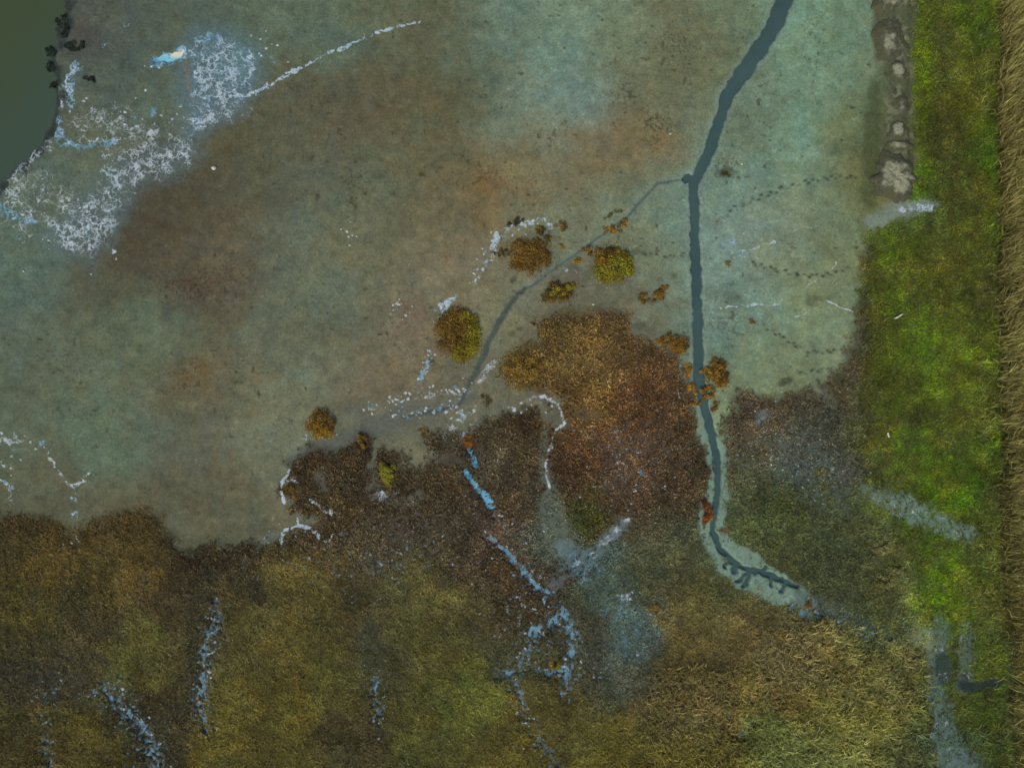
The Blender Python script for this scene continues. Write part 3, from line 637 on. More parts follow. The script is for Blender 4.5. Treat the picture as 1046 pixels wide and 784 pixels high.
# lagoon in the corner
m, nt, b = new_mat('lagoon_water'); pos = N(nt, 'ShaderNodeNewGeometry').outputs['Position']
sp = N(nt, 'ShaderNodeSeparateXYZ'); nt.links.new(pos, sp.inputs[0])
t_ = math_n(nt, 'ADD', sp.outputs[0], math_n(nt, 'MULTIPLY', sp.outputs[1], -0.75))
t_ = math_n(nt, 'ADD', t_, math_n(nt, 'MULTIPLY', noise(nt, 0.25, 4, 0.6, pos), 3.0))
nt.links.new(mixc(nt, mapr(nt, t_, -80, -62, 0, 1, True), alb((63, 75, 50)), alb((60, 78, 68))), b.inputs['Base Color'])
b.inputs['Roughness'].default_value = 0.07; b.inputs['IOR'].default_value = 1.33
bp = N(nt, 'ShaderNodeBump'); bp.inputs['Strength'].default_value = 0.1; bp.inputs['Distance'].default_value = 0.02
nt.links.new(noise(nt, 2.0, 3, 0.6, pos), bp.inputs['Height']); nt.links.new(bp.outputs[0], b.inputs['Normal'])
lv = np.array([(wx(-2000), wy(-2000), ZW + .01), (wx(90), wy(-2000), ZW + .01), (wx(90), wy(100), ZW + .01), (wx(10), wy(230), ZW + .01), (wx(-2000), wy(260), ZW + .01)])
me = bpy.data.meshes.new('lagoon'); me.from_pydata([tuple(v) for v in lv], [], [(0, 4, 3, 2, 1)]); me.materials.append(m)
o = bpy.data.objects.new('lagoon', me); COL.objects.link(o); tag(o, 'murky olive green lagoon water in the corner beside black weed', 'water', kind='structure')
# small pool: sky blue and a cream sun glint painted into its colour
m, nt, b = new_mat('glint_pool_water'); pos = N(nt, 'ShaderNodeNewGeometry').outputs['Position']
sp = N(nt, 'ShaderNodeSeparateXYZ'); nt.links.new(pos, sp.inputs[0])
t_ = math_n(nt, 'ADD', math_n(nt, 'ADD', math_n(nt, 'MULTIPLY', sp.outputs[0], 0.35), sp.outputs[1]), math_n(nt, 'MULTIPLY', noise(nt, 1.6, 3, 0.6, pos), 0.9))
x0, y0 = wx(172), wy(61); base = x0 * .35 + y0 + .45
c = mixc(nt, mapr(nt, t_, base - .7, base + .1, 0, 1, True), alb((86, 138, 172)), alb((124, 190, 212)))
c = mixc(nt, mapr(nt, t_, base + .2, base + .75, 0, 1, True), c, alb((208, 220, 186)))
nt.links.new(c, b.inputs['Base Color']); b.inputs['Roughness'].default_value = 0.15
ribbon_sheet('pool', [[(156,66,5),(164,63,6.5),(174,60,6.5),(188,56,5)]], ZW, m, 2, 'small glaring blue pool with painted cream sun glint beside orange stained mud')

def vpaint(mask, c, a):
    global veg
    m = (mask * a)[..., None].astype(np.float32); veg = veg * (1 - m) + lin(c).astype(np.float32) * m
vpaint(rib([(940,-60,5),(939,20,5),(938,60,5),(938,100,6),(941,140,4)], 6), (82, 102, 18), .75)
vpaint(rib([(942,160,4),(943,185,7),(936,203,5)], 5), (74, 112, 14), .85)
vpaint(rib([(964,40,8),(962,90,10),(960,130,12),(965,170,14)], 12), (70, 72, 40), .7)
vpaint(spot(978,100,16,18), (94, 98, 26), .6); vpaint(rib([(1014,-60,2),(1015,120,2.5),(1014,300,2)], 5), (70, 98, 18), .6)
vpaint(spot(965,262,40,24) * n_mid * 1.4, (74, 78, 38), .7); vpaint(rib([(905,432,3),(960,424,6),(1000,426,5)], 10), (76, 82, 36), .75)
vpaint(spot(975,490,34,28,30), (82, 118, 10), .5); vpaint(spot(966,606,14,46), (100, 132, 12), .5)
vpaint(sstep(.5, .62, fbm(PX, PY, 16, 3, 3)) * (PX > 880), (68, 72, 34), .55); vpaint(sstep(.52, .62, fbm(PX, PY, 7, 3, 2)) * (PX > 880), (66, 66, 34), .55)
vpaint(sstep(.55, .66, fbm(PX, PY, 18, 3, 5)) * (PX > 880) , (112, 114, 50), .3)
# ------------------------------------------------------------------ ground cover plants (uncountable): blades as real faces
def blades(px, py, z, n, L, Wd, lean, spread, cols, var=0.22, bvar=0.16, heading=None, hspread=math.pi, straw=0.1, dark=0.1, straw_c=(150,132,84)):
    """n leaf blades per tuft; every array is per tuft; returns verts, quads, colours"""
    T = len(px)
    px = np.repeat(px, n); py = np.repeat(py, n); z = np.repeat(z, n); L = np.repeat(L, n); Wd = np.repeat(Wd, n)
    c = np.repeat(cols, n, 0); tv = np.repeat(np.exp(rng.normal(0, var, T)), n); K = T * n
    az = rng.uniform(-math.pi, math.pi, K) if heading is None else np.repeat(heading, n) + rng.normal(0, hspread, K)
    r = spread * np.sqrt(rng.random(K)); a2 = rng.uniform(0, 2 * math.pi, K)
    x = wx(px) + r * np.cos(a2); y = wy(py) + r * np.sin(a2)
    ln = np.clip(rng.normal(lean, 0.28, K), 0.08, 1.5); l = L * rng.uniform(0.55, 1.15, K)
    dx, dy = np.cos(az), np.sin(az); sx, sy = -dy, dx
    hw = Wd * rng.uniform(.6, 1.3, K) * .5
    bx = np.stack([x, y, z - 0.03], 1)
    mid = np.stack([x + dx * np.sin(ln) * l * .45, y + dy * np.sin(ln) * l * .45, z + np.cos(ln) * l * .55], 1)
    ln2 = np.clip(ln + 0.35, 0, 1.7)
    tip = mid + np.stack([dx * np.sin(ln2) * l * .55, dy * np.sin(ln2) * l * .55, np.cos(ln2) * l * .5], 1)
    side = np.stack([sx * hw, sy * hw, np.zeros(K)], 1)
    V_ = np.stack([bx, mid - side, tip, mid + side], 1).reshape(-1, 3)
    br = tv * np.exp(rng.normal(0, bvar, K))
    cc = c * br[:, None]
    u = rng.random(K)
    ms = (u < straw)[:, None] * 0.55; cc = cc * (1 - ms) + alb(straw_c) * ms
    md = (u > 1 - dark)[:, None] * 0.6; cc = cc * (1 - md) + alb((34, 28, 18)) * md
    return V_, np.arange(K * 4).reshape(-1, 4), np.repeat(np.clip(cc, .003, .7), 4, 0)

def scatter(per_m2, mask):
    area = (gx[-1] - gx[0]) * (gy[-1] - gy[0]) * S * S
    n = int(area * per_m2)
    px = rng.uniform(gx[0] + 1, gx[-1] - 1, n); py = rng.uniform(gy[0] + 1, gy[-1] - 1, n)
    i, j = gidx(px, py)
    k = rng.random(n) < mask[i, j]
    return px[k], py[k], i[k], j[k]

VD = V * np.clip(dens, 0, 1)
i_ = poly_d(WX, WY, [(885,236),(930,205),(928,-400),(1017,-400),(1018,300),(1020,560),(1024,800),(1000,1200),(960,1200),(940,690),(948,640),(920,560),(890,490),(876,420),(878,330)])
meadow = sstep(4, -4, i_)
reedz = sstep(3, -3, poly_d(PX + warpC * .8 + warpA * .25, PY, [(1017,-400),(1018,300),(1021,560),(1027,700),(1034,900),(1034,1200),(1062,1200),(1048,560),(1044,300),(1040,-400)]))
far = sstep(0, 3, PX - 1050)
sed = poly_d(WX, WY, [(655,735),(665,690),(700,676),(760,690),(800,640),(850,640),(900,650),(940,675),(948,720),(945,1200),(700,1200),(660,800)])
sedge = sstep(8, -8, sed)
scr = poly_d(WX, WY, [(290,440),(380,440),(450,430),(520,340),(560,310),(650,310),(720,380),(730,470),(725,545),(690,560),(640,545),(580,620),(520,640),(440,575),(330,560),(250,585),(200,570),(280,530)])
scrub = np.maximum(sstep(10, -10, scr), spot(800, 450, 70, 60) * .8) 
scrub = np.maximum(scrub, spot(640, 465, 70, 60))
KV = 1.75
vpaint(rib([(600,345,10),(604,380,14),(600,415,10)], 12), (108, 86, 46), .5)
edge_ = sstep(-26, -5, marsh + (n_mid - .5) * 16) * V
vpaint(edge_ * (PX < 720), (58, 46, 28), .6)
vpaint(sstep(1.4, .5, ell_d(WX, WY, 622, 405, 78, 92)) * (.4 + .6 * n_mid), (96, 72, 42), .55)
vpaint(sstep(1.3, .5, ell_d(WX, WY, 600, 528, 22, 19)), (62, 70, 30), .85)
vegA = np.clip(veg / E.astype(np.float32) * KV, .003, .6)
clump = fbm(PX, PY, 10, 3, 1); hum = np.clip((fbm(PX + warpA, PY + warpB, 30, 4, 0, .65) - .5) * 1.5 + .5, 0, 1)
mot = np.clip((fbm(PX + warpB, PY + warpA, 22, 4, 2, .65) - .5) * 2 + .5, 0, 1)
def cover(name, label, mask, per, n, L, Wd, lean, spread, cat, lv=0.3, kcol=1.0, **kw):
    px, py, i, j = scatter(per, mask)
    cols = vegA[i, j] * kcol * ((0.52 + 0.96 * clump[i, j]) * (0.54 + 0.92 * hum[i, j]))[:, None] * (1 + (mot[i, j][:, None] - .5) * np.array([.30, .12, -.15]))
    tw = kw.pop('tw', None)
    if tw: cols = cols * np.array(tw)
    fixed = kw.pop('fixed', None)
    if fixed: cols = (alb(fixed) * kcol * (.7 + .6 * clump[i, j])[:, None] * (0.75 + .5 * n_mid[i, j])[:, None]).astype(np.float32)
    l = L * np.exp(rng.normal(0, lv, len(px))) * (0.7 + 0.6 * clump[i, j])
    hd = kw.pop('heading_f', None)
    V_, Q, C = blades(px, py, Z[i, j], n, l, np.full(len(px), Wd), lean, spread, cols, heading=None if hd is None else hd(px, py), **kw)
    o = build_mesh(name, V_, Q, C, M_PLANT)
    return tag(o, label, cat, kind='stuff')
grassy = VD * (1 - meadow) * (1 - np.clip(reedz + far, 0, 1)) * (1 - sedge)
cover('marsh_grass', 'olive and straw coloured marsh grass matting the lower part of the wetland', grassy * (1 - scrub) * (0.4 + 0.6 * clump + .4 * hum), 36, 7, .30, .05, .85, .16, 'grass', kcol=1.15)
cover('saltmarsh_scrub', 'low brown saltmarsh scrub spreading over the middle of the wetland', grassy * scrub, 30, 7, .22, .085, .8, .16, 'plants', kcol=1.15, var=.30, bvar=.25, dark=.14, straw=.12, straw_c=(134,118,84))
cover('meadow_grass', 'bright green meadow grass strip beside the reed bed', VD * meadow * (1 - np.clip(reedz + far, 0, 1)), 46, 7, .22, .045, .8, .15, 'grass', straw=.08, dark=.10, straw_c=(130,136,70), kcol=.84, tw=(1.02,.97,.74))
cover('sedge', 'tall pale sedge tussocks tangled in the lower right marsh', np.clip(VD, 0, 1) * sedge * (.5 + .8 * clump), 14, 8, .72, .07, .75, .22, 'sedge', kcol=1.2, straw=.22, dark=.12, straw_c=(150,146,88))
cover('reed_bed', 'dense straw coloured reed bed along the right margin', np.clip(reedz, 0, 1) * (1 - .65 * sstep(610, 680, PY)), 22, 6, 1.9, .075, .22, .16, 'reeds', lv=.15, straw=.3, dark=.1, straw_c=(150,136,92), kcol=2.3, fixed=(100,97,56))
cover('bankside_grass', 'dark rough grass on the far side of the reeds at the right margin', far * .6, 16, 7, .4, .07, .7, .2, 'grass', kcol=.8)
# long pale grass along the foot of the reeds
margin = sstep(14, 4, np.abs(PX - 1006)) * (1 - np.clip(reedz, 0, 1)) * VD * (0.2 + 0.8 * (patchy > .55))
cover('long_grass', 'longer pale grass along the foot of the reed bed', margin, 4, 8, .75, .05, .95, .16, 'grass', straw=.25, dark=.05, straw_c=(140,140,86), kcol=1.0)

# ------------------------------------------------------------------ shrubs standing alone
def leaf_cloud(cx, cy, z0, rx, ry, ang, h, cols, n, leaf, seed, flat=0.0, clumps=None, keep=None):
    r = np.random.default_rng(seed)
    k = clumps or max(9, int(rx * ry * S * S * 22))
    a = math.radians(-ang); ca, sa = math.cos(a), math.sin(a)
    # clump centres fill the outline
    rr = np.sqrt(r.random(k)) * 0.92; th = r.uniform(0, 2 * math.pi, k)
    u = rr * np.cos(th); v = rr * np.sin(th)
    ch = h * np.sqrt(np.clip(1 - rr ** 2 * .85, .05, 1)) * r.uniform(.7, 1.1, k)
    if keep is not None:
        kk = keep(u, v)
        if kk.sum() < 2: kk[:2] = True
        u, v, ch = u[kk], v[kk], ch[kk]; k = len(u)
    cs = r.uniform(.7, 1.35, k) * (0.9 + .2 * ch / h); ci = r.integers(0, len(cols), k)
    q = r.integers(0, k, n)
    cr = 0.17 * min(rx, ry) * S + 0.13
    dth = r.uniform(0, 2 * math.pi, n); dz = r.random(n) ** .6; dr = np.sqrt(1 - dz ** 2 * .9) * r.uniform(.65, 1.1, n)
    U = u[q] * rx * S; Vv = v[q] * ry * S
    ls = r.random(n) < .10; gk = np.where(ls, r.uniform(1.05, 1.45, n), 1.0); U = U * gk; Vv = Vv * gk
    x = cx + U * ca - Vv * sa + cr * dr * np.cos(dth); y = cy + U * sa + Vv * ca + cr * dr * np.sin(dth)
    z = z0 + np.maximum(.03, ch[q] * .55 + ch[q] * .45 * dz * r.uniform(.5, 1.1, n) - .25 * h * (1 - dz))
    z = np.where(ls, z0 + r.uniform(.03, .14, n), z)
    yaw = r.uniform(0, 2 * math.pi, n); pit = r.normal(.25, .45, n)
    L = leaf * r.uniform(.6, 1.4, n); w = L * r.uniform(.35, .6, n)
    d = np.stack([np.cos(yaw) * np.cos(pit), np.sin(yaw) * np.cos(pit), np.sin(pit)], 1); s = np.stack([-np.sin(yaw), np.cos(yaw), r.normal(0, .3, n)], 1)
    c0 = np.stack([x, y, z], 1)
    V_ = np.stack([c0 - d * L[:, None] * .5, c0 - s * w[:, None] * .5, c0 + d * L[:, None] * .5, c0 + s * w[:, None] * .5], 1).reshape(-1, 3)
    base = np.array([alb(c, KS) for c in cols])[ci[q]]
    C = base * (cs[q] * np.exp(r.normal(0, .25, n)))[:, None]
    return V_, np.arange(n * 4).reshape(-1, 4), np.repeat(np.clip(C, .003, .7), 4, 0), np.stack([cx + u * rx * S * ca - v * ry * S * sa, cy + u * rx * S * sa + v * ry * S * ca, z0 + ch * .6], 1)

def stems_mesh(root, tops, parent, origin):
    vs, fs = [], []
    for t in tops[:26]:
        p0 = np.array([root[0] + (t[0] - root[0]) * .25, root[1] + (t[1] - root[1]) * .25, root[2] - .05]); p1 = np.array(t)
        pm = (p0 + p1) / 2 + np.array([0, 0, .08]); k = len(vs)
        for p, w in ((p0, .035), (pm, .025), (p1, .010)):
            for q in range(4):
                aa = q * math.pi / 2; vs.append((p[0] + w * math.cos(aa) - origin[0], p[1] + w * math.sin(aa) - origin[1], p[2] - origin[2]))
        for l in range(2):
            for q in range(4):
                fs.append((k + l * 4 + q, k + l * 4 + (q + 1) % 4, k + l * 4 + 4 + (q + 1) % 4, k + l * 4 + 4 + q))
    return build_mesh('stems', np.array(vs), np.array(fs), None, M_STEM, parent)

_seed = [50]; KS = 1.25
def shrub(name, label, cat, px, py, rx, ry, ang, h, cols, leaf=.15, dens_=1.0, group=None, second=None, second_keep=None, keep=None, part='foliage', clumps=None):
    _seed[0] += 1; rx *= 1.12; ry *= 1.12
    x, y = wx(px), wy(py); z0 = float(zat(px, py)) - .02
    root = empty(name, x, y, z0, label, cat, group); org = np.array([x, y, z0])
    n = int(max(70, rx * ry * 3.14 * S * S * 400 * dens_))
    V_, Q, C, tops = leaf_cloud(x, y, z0, rx, ry, ang, h, cols, n, leaf, _seed[0], keep=keep, clumps=clumps)
    build_mesh(part, V_ - org, Q, C, M_PLANT, root)
    if second:
        V2, Q2, C2, t2_ = leaf_cloud(x, y, z0, rx, ry, ang, h * 1.05, second, int(n * .6), leaf, _seed[0] + 500, keep=second_keep)
        o2 = build_mesh('leaf_patch', V2 - org, Q2, C2, M_PLANT, root)
        tops = np.concatenate([tops, t2_])
    stems_mesh((x, y, z0), list(tops), root, org)
    return root

RUST = [(88,68,28),(94,74,30),(76,58,26),(100,80,32)]; OLIVE = [(92,72,28),(104,80,30),(84,64,28)]; YG = [(102,98,24),(92,92,22),(114,106,30)]
ORNG = [(122,90,28),(108,80,28),(130,100,34),(92,72,28)]; DKG = [(62,60,30),(54,52,28),(70,64,32)]; RED = [(104,62,32),(96,54,28),(114,70,34)]
GS = 'shrubs on the bare mud'; GO = 'orange bushes beside the creek'
shrub('shrub', 'round rust brown shrub with yellow green right side, left of the side channel', 'shrub', 468,341,20,24,0,.9, RUST, second=YG, second_keep=lambda u, v: (u > .25) | ((v < -.5) & (u > -.1)), keep=lambda u, v: u < .5, group=GS)
shrub('shrub', 'broad brown olive shrub inside the white crusted ring of mud', 'shrub', 539,262,21,16,10,.9, OLIVE + RUST[:2], group=GS)
shrub('shrub', 'dark green low tail of growth on the left side of the brown olive shrub', 'shrub', 513,258,9,3,8,.35, DKG, .12, group=GS)
shrub('shrub', 'small dark shrub leaning along the outside of the white crust ring', 'shrub', 526,228,9,4,-28,.4, DKG, .12, .8, group=GS)
shrub('shrub', 'small olive shrub between the crust ring and the broad brown shrub', 'shrub', 554,240,9,5.5,40,.5, OLIVE + DKG, .13, group=GS)
shrub('shrub', 'small dark brown tuft just right of the white crust ring', 'shrub', 573,231,6,5,30,.4, DKG + OLIVE, .12, .6, group=GS)
shrub('shrub', 'domed yellow green shrub with rusty orange upper left fringe', 'shrub', 626,273,19,16,0,1.0, YG, second=RUST + ORNG[:1], second_keep=lambda u, v: (v > .55) | ((v > .2) & (u < -.3)), group=GS)
shrub('shrub', 'rusty orange shrub joined to the upper left of the yellow green dome', 'shrub', 606,258,12,5,15,.6, RUST + ORNG, .13, group=GS)
shrub('shrub', 'tiny orange tuft left of the yellow green dome beside the side channel', 'shrub', 590,267,4.5,3.5,-30,.3, ORNG, .12, group=GS)
shrub('shrub', 'bright orange tuft nearest the bend of the side channel', 'shrub', 638,228,4,4,0,.4, ORNG, .13, group=GS)
shrub('shrub', 'orange brown tuft in the middle of three below the side channel', 'shrub', 629,235,5,4.5,40,.4, ORNG + RUST, .13, group=GS)
shrub('shrub', 'smallest and leftmost of three orange tufts below the side channel', 'shrub', 619.5,235,2.8,3.2,0,.3, ORNG, .11, group=GS)
shrub('shrub', 'dark flat green growth on the upper bank of the side channel', 'shrub', 627,219,10,3.5,-25,.15, [(70,76,52),(62,68,46)], .11, .5, group=GS)
shrub('shrub', 'slanting olive shrub with yellow middle under the side channel', 'shrub', 570,298,16,9,-20,.6, OLIVE + DKG, second=YG, second_keep=lambda u, v: (np.abs(v) < .4) & (u > -.4), group=GS)
shrub('shrub', 'little yellow tuft on the right of the crust ring', 'shrub', 574,252,4,3,30,.2, [(112,92,44),(100,84,44)], .1, .6, group=GS)
shrub('shrub', 'low brown orange shrub above a blue speck, left of its brighter neighbour', 'shrub', 655,305,8,4.5,-5,.5, RUST, .13, .8, group=GS)
shrub('shrub', 'ragged orange shrub tilted up to the right above the creek side mud', 'shrub', 675,301,10,5.5,-32,.6, ORNG + RUST, .14, group=GS)
shrub('shrub', 'small round orange brown shrub alone at the edge of grey wet mud', 'shrub', 329,432,14,12.5,0,.75, RUST + ORNG[:1], .14, second=[(120,96,30)], second_keep=lambda u, v: (v < -.5), group=GS)
shrub('shrub', 'tan yellow mound shaped shrub at the left end of the big brown thicket', 'shrub', 536,376,19,12,-8,.7, [(112,92,40),(120,98,42),(98,76,36)], .14, group=GS)
shrub('shrub', 'bright yellow green double shrub surrounded by brown scrub', 'shrub', 397,484,7.5,14,-20,.7, [(106,104,34),(98,96,32),(114,110,38)], .14, 1.1, group=GS)
shrub('shrub', 'small brown shrub enclosed by a hooked white salt line', 'shrub', 299,502,9,6,40,.4, RUST[:3] + OLIVE[:1], .12, .8, group=GS)
shrub('shrub', 'orange brown wide shrub on the left bank where the thicket meets the creek', 'shrub', 688,350,15,9,12,.7, RUST + ORNG + OLIVE, .14, group=GO)
shrub('shrub', 'topmost little orange bush on the left creek bank', 'shrub', 702,379,5,6.5,0,.5, ORNG, .13, group=GO)
shrub('shrub', 'oblong orange bush on the left creek bank under the topmost one', 'shrub', 703,394,7,3.8,8,.45, ORNG, .13, group=GO)
shrub('shrub', 'tiny orange bush nearest the water below the oblong bush', 'shrub', 707.5,402,3.5,3,0,.35, ORNG, .12, group=GO)
shrub('shrub', 'lowest orange bush on the left creek bank', 'shrub', 709,414,5.5,4,-15,.4, ORNG + OLIVE, .12, group=GO)
shrub('shrub', 'largest orange and olive bush on the right creek bank', 'shrub', 731,381,11,14,-10,.9, ORNG + OLIVE + RUST, .16, group=GO)
shrub('shrub', 'bright orange bush low on the right bank under the largest bush', 'shrub', 723,401,7,6.5,20,.6, ORNG, .15, group=GO)
shrub('shrub', 'orange sprig reaching over the water from the left of the largest bush', 'shrub', 720,377,5,3,0,.4, ORNG, .12, group=GO)
shrub('shrub', 'little rusty bush at the foot of the right bank bushes', 'shrub', 731,416,4.5,5.5,0,.4, RED + OLIVE, .12, .8, group=GO)
shrub('shrub', 'upright red brown bush wedged between the lower creek and a pale runnel', 'shrub', 719,524,6.5,13,6,.7, RED + ORNG[:1], .14, group=GO)
shrub('shrub', 'faint reddish bush on the right bank of the lower creek', 'shrub', 739,541,6,4,0,.4, RED, .12, .5, group=GO)
shrub('shrub', 'single tiny rust tuft on open mud near the white trickles', 'shrub', 769,328,3.2,3,0,.3, RUST + ORNG, .11, group=GS)
shrub('shrub', 'single tiny brown tuft on open mud by the bluish film', 'shrub', 744,269.5,3.2,2.4,0,.25, RUST, .1, group=GS)
shrub('shrub', 'little dark tuft on mud right of the creek junction', 'shrub', 740,179,4.5,3,0,.2, DKG, .1, .8, group=GS)
shrub('shrub', 'orange shrub clump at the top of the narrow bright blue pool', 'shrub', 478,449,9,6,25,.35, RED + ORNG[:2], .12, .7)
shrub('shrub', 'small brown shrub in the wet mud above the blue pool', 'shrub', 496,409,5,7,-30,.35, OLIVE + DKG, .11, .6)
shrub('shrub', 'small dark shrub on the pale mud tongue left of the blue pool', 'shrub', 434,441,5,6,-30,.3, DKG + OLIVE, .11, .6)
shrub('shrub', 'brown shrub tip rising at the upper end of the left scrub patch', 'shrub', 369,452,6,9,10,.5, RUST, .13)
shrub('shrub', 'small yellow shrub inside the loop of the braided pool', 'shrub', 567,676,6,6,0,.5, YG + OLIVE, .13)
shrub('shrub', 'lone yellow green tuft in the grey thinned scrub', 'shrub', 838,481,5,3.5,0,.35, [(110,106,48),(98,94,40)], .13, .8)
shrub('shrub', 'pale sage bush, upper of two beside the bright green tongue', 'shrub', 898,559,10,7,10,.6, [(96,96,58),(108,106,64)], .14)
shrub('shrub', 'pale sage bush, lower and larger of two beside the bright green tongue', 'shrub', 908,588,15,9,-15,.7, [(96,98,56),(108,108,64),(88,90,50)], .14)
shrub('shrub', 'yellow brown rounded shrub right of the braided pool', 'shrub', 668,620,6,5,0,.5, OLIVE + [(110,96,48)], .13)
shrub('shrub', 'dark orange small bush at the dark end of the winding creek', 'shrub', 827,617,6,4,0,.4, ORNG[1:] + OLIVE, .12, .8)
GW = 'black weed along the lagoon shore'
BLK = [(34,42,36),(42,48,42),(28,34,30)]
for lb, x, y, rx, ry, a in [('black weed heap hooked into the lagoon, uppermost of the shore weed',62,20,7,4,-40),('upright black weed strip on the lagoon shore under the hooked heap',66,34,3.5,9,12),('ring shaped black weed heap farthest out in the lagoon',53,53,6,6,0),('black weed heap lying on dark mud beside rusty ground',78,47,10,5,-15),
                             ('small black weed trail under the ring shaped heap',52,67,4,4.5,30),('lowest black weed streak, above the blue foam of the shore',57,86,6,2.5,-15),('black weed streak on mud right of the blue foam patch',92,80,6,2.5,20)]:
    shrub('seaweed', lb, 'seaweed', x, y, rx, ry, a, .16, BLK, .2, 1.1, group=GW, part='fronds', clumps=14)

# ------------------------------------------------------------------ spoil heaps on the bank
M_SOIL = soil_material('spoil_soil', (80, 82, 64), (146, 147, 124))
def heap(label, px, py, rx, ry, h, pale, ang=0, seed=0):
    n, k = 34, 64
    x, y = wx(px), wy(py); z0 = float(zat(px, py))
    r_ = np.linspace(0, 1, n) ** .8; th = np.linspace(0, 2 * math.pi, k, endpoint=False)
    R, T = np.meshgrid(r_, th, indexing='ij')
    a = math.radians(-ang)
    out = 1 + .5 * (fbm(np.cos(T) * 4 + seed * 7, np.sin(T) * 4, 2.2, 3, seed, .7) - .5) * 2 * R
    u = R * np.cos(T) * rx * S * out; v = R * np.sin(T) * ry * S * out
    X = u * math.cos(a) - v * math.sin(a); Y = u * math.sin(a) + v * math.cos(a)
    nz = fbm(X * 10 + seed * 31, Y * 10, 7, 4, seed + 1, .65)
    H = h * (1 - R ** 1.7) * (.35 + 1.3 * nz) - .12 * R ** 6
    p = fbm(X * 10 + seed * 13, Y * 10 + 5, 11, 3, seed + 2)
    dry = np.clip(pale * (1.25 - R ** 1.5) * (.35 + 1.1 * p), 0, 1)
    Vt = np.stack([X, Y, H], -1).reshape(-1, 3); J = np.arange(n * k).reshape(n, k)
    q = np.stack([J[:-1], J[1:], np.roll(J[1:], -1, 1), np.roll(J[:-1], -1, 1)], -1).reshape(-1, 4)
    o = build_mesh('spoil_heap', Vt, q, np.repeat(dry.reshape(-1, 1), 3, 1), M_SOIL, smooth=True)
    o.location = (x, y, z0 - .01)
    return tag(o, label, 'soil heap', group='spoil heaps in a row along the green strip')
heap('pale capped spoil heap cut by the top edge', 904, 4, 15, 12, .34, .72, 0, 1)
heap('longest grey spoil heap with speckled pale crown near the top', 909, 41, 17, 26, .34, .66, 0, 2)
heap('small rounded pale spoil heap below the longest one', 915, 74, 10, 13, .30, .8, 0, 3)
heap('small spoil heap in the middle between two pale ones', 919, 107, 9, 11, .28, .7, 0, 4)
heap('little pale spoil heap above the gap before the biggest block', 915, 134, 9, 10, .28, .8, 10, 5)
heap('low gravelly spoil ridge lying crosswise above the biggest block', 916, 149, 16, 6, .22, .55, 0, 7)
heap('biggest blocky spoil heap with whitish streaked top at the lower end of the row', 912, 180, 21, 25, .62, .82, 0, 6)

# ------------------------------------------------------------------ small found things
M_PALE = plain_material('bleached_wood', (196, 200, 176), .7, .15, 9); M_STONE = plain_material('white_stone', (178, 184, 172), .8, .12, 5)
def stick(name, label, cat, p0, p1, w, z, mat, fork=False):
    x0, y0 = wx(p0[0]), wy(p0[1]); x1, y1 = wx(p1[0]), wy(p1[1])
    segs = [((x0, y0, z), (x1, y1, z + .06), w, w * .6)]
    if fork: segs.append((((x0 + x1) / 2, (y0 + y1) / 2, z + .03), ((x0 + x1) / 2 + .14, (y0 + y1) / 2 + .16, z + .10), w * .5, w * .25))
    vs, fs = [], []
    for a, b, wa, wb in segs:
        a = np.array(a); b = np.array(b); d = (b - a) / np.linalg.norm(b - a); s = np.cross(d, (0, 0, 1)); s /= np.linalg.norm(s); t = np.cross(s, d); st = len(vs)
        for i in range(6):
            f = i / 5; c = a + (b - a) * f + s * .03 * math.sin(f * 5); r = (wa + (wb - wa) * f) * (1 if 0 < i < 5 else .7)
            for q in range(8):
                an = q * math.pi / 4; vs.append(c + (s * math.cos(an) + t * math.sin(an)) * r)
        for i in range(5):
            for q in range(8):
                fs.append((st + i * 8 + q, st + i * 8 + (q + 1) % 8, st + i * 8 + 8 + (q + 1) % 8, st + i * 8 + 8 + q))
        c0 = len(vs); vs += [a, b]
        for q in range(0, 8, 2):
            fs.append((c0, st + q, st + q + 1, st + (q + 2) % 8)); fs.append((c0 + 1, st + 40 + (q + 2) % 8, st + 40 + q + 1, st + 40 + q))
    return tag(build_mesh(name, np.array(vs), np.array(fs), None, mat, smooth=True), label, cat)
stick('driftwood', 'bleached straight stick lying on the bright green grass', 'stick', (911,325.5), (919.5,321.5), .10, .45, M_PALE, True)
stick('driftwood', 'short white stub of wood at the left margin of the green grass', 'stick', (905,441.5), (905.6,446.5), .10, .40, M_PALE)
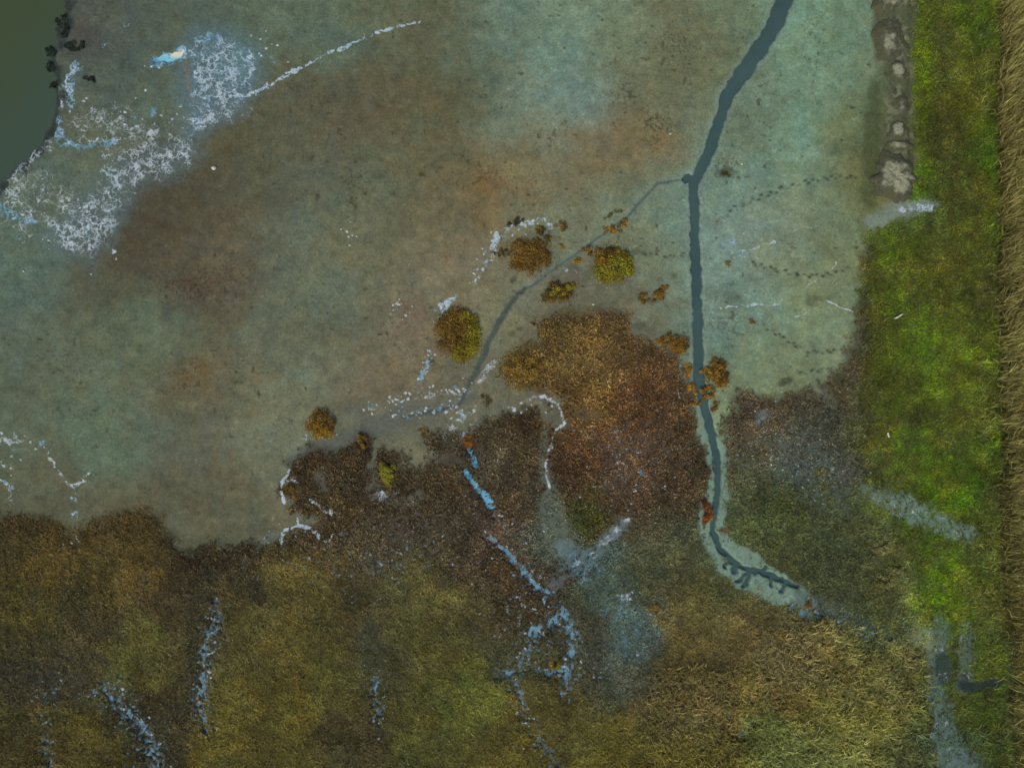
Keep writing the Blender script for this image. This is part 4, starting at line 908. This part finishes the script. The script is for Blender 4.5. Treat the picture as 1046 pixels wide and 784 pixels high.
def stone(label, px, py, r, seed):
    n, k = 9, 12; vs, fs = [], []
    rr = np.random.default_rng(seed)
    for i in range(n):
        ph = math.pi * i / (n - 1)
        for q in range(k):
            t = 2 * math.pi * q / k; b = r * (1 + rr.normal(0, .10))
            vs.append((b * math.sin(ph) * math.cos(t) * 1.1, b * math.sin(ph) * math.sin(t) * .85, b * math.cos(ph) * .6))
    for i in range(n - 1):
        for q in range(k): fs.append((i * k + q, (i + 1) * k + q, (i + 1) * k + (q + 1) % k, i * k + (q + 1) % k))
    o = build_mesh('stone', np.array(vs), np.array(fs), None, M_STONE, smooth=True); o.location = (wx(px), wy(py), float(zat(px, py)) + r * .3)
    return tag(o, label, 'stone', 'pale stones lying on the mud')
stone('largest white stone alone on brown mud below the salt crust', 219, 172, .24, 1)
stone('small white stone on rusty mud left of the creek fork', 684.5, 137, .11, 2)
stone('small white stone on pale mud right of the creek fork', 757.5, 168, .12, 3)
stone('small white stone on grey mud above the big brown thicket', 606, 311, .11, 4)
stone('small pale stone at the lower tip of the white crust ring', 484, 279, .12, 5)
stone('small pale stone on mud between lagoon crust and left frame edge', 25, 277, .11, 6)

# ------------------------------------------------------------------ light, sky, camera
w = bpy.data.worlds.new('World'); scene.world = w; w.use_nodes = True
nt = w.node_tree; bg = nt.nodes['Background']
sky = nt.nodes.new('ShaderNodeTexSky'); sky.sky_type = 'NISHITA'; sky.sun_disc = False
SUN_EL, SUN_AZ = 48, 205     # azimuth clockwise from north (up in the picture)
sky.sun_elevation = math.radians(SUN_EL); sky.sun_rotation = math.radians(SUN_AZ)
sky.dust_density = 3.0; sky.air_density = 1.0
nt.links.new(sky.outputs[0], bg.inputs[0]); bg.inputs[1].default_value = 0.10
sl = bpy.data.lights.new('sun', 'SUN'); sl.energy = 1.4; sl.angle = math.radians(12); sl.color = (1.0, .95, .87)
so = bpy.data.objects.new('sun', sl); COL.objects.link(so)
so.rotation_euler = (math.radians(90 - SUN_EL), 0, math.radians(180 - SUN_AZ)); so.location = (0, 0, 60)
cd = bpy.data.cameras.new('camera'); co = bpy.data.objects.new('camera', cd); COL.objects.link(co)
co.location = (0, 0, 70); co.rotation_euler = (0, 0, 0)
cd.sensor_width = 36; cd.lens = 36 * 70 / 104.6; cd.clip_end = 8000
scene.camera = co
scene.view_settings.view_transform = 'Standard'; scene.view_settings.look = 'None'
scene.view_settings.exposure = 0.0; scene.view_settings.gamma = 1.0; scene.view_settings.use_curve_mapping = False
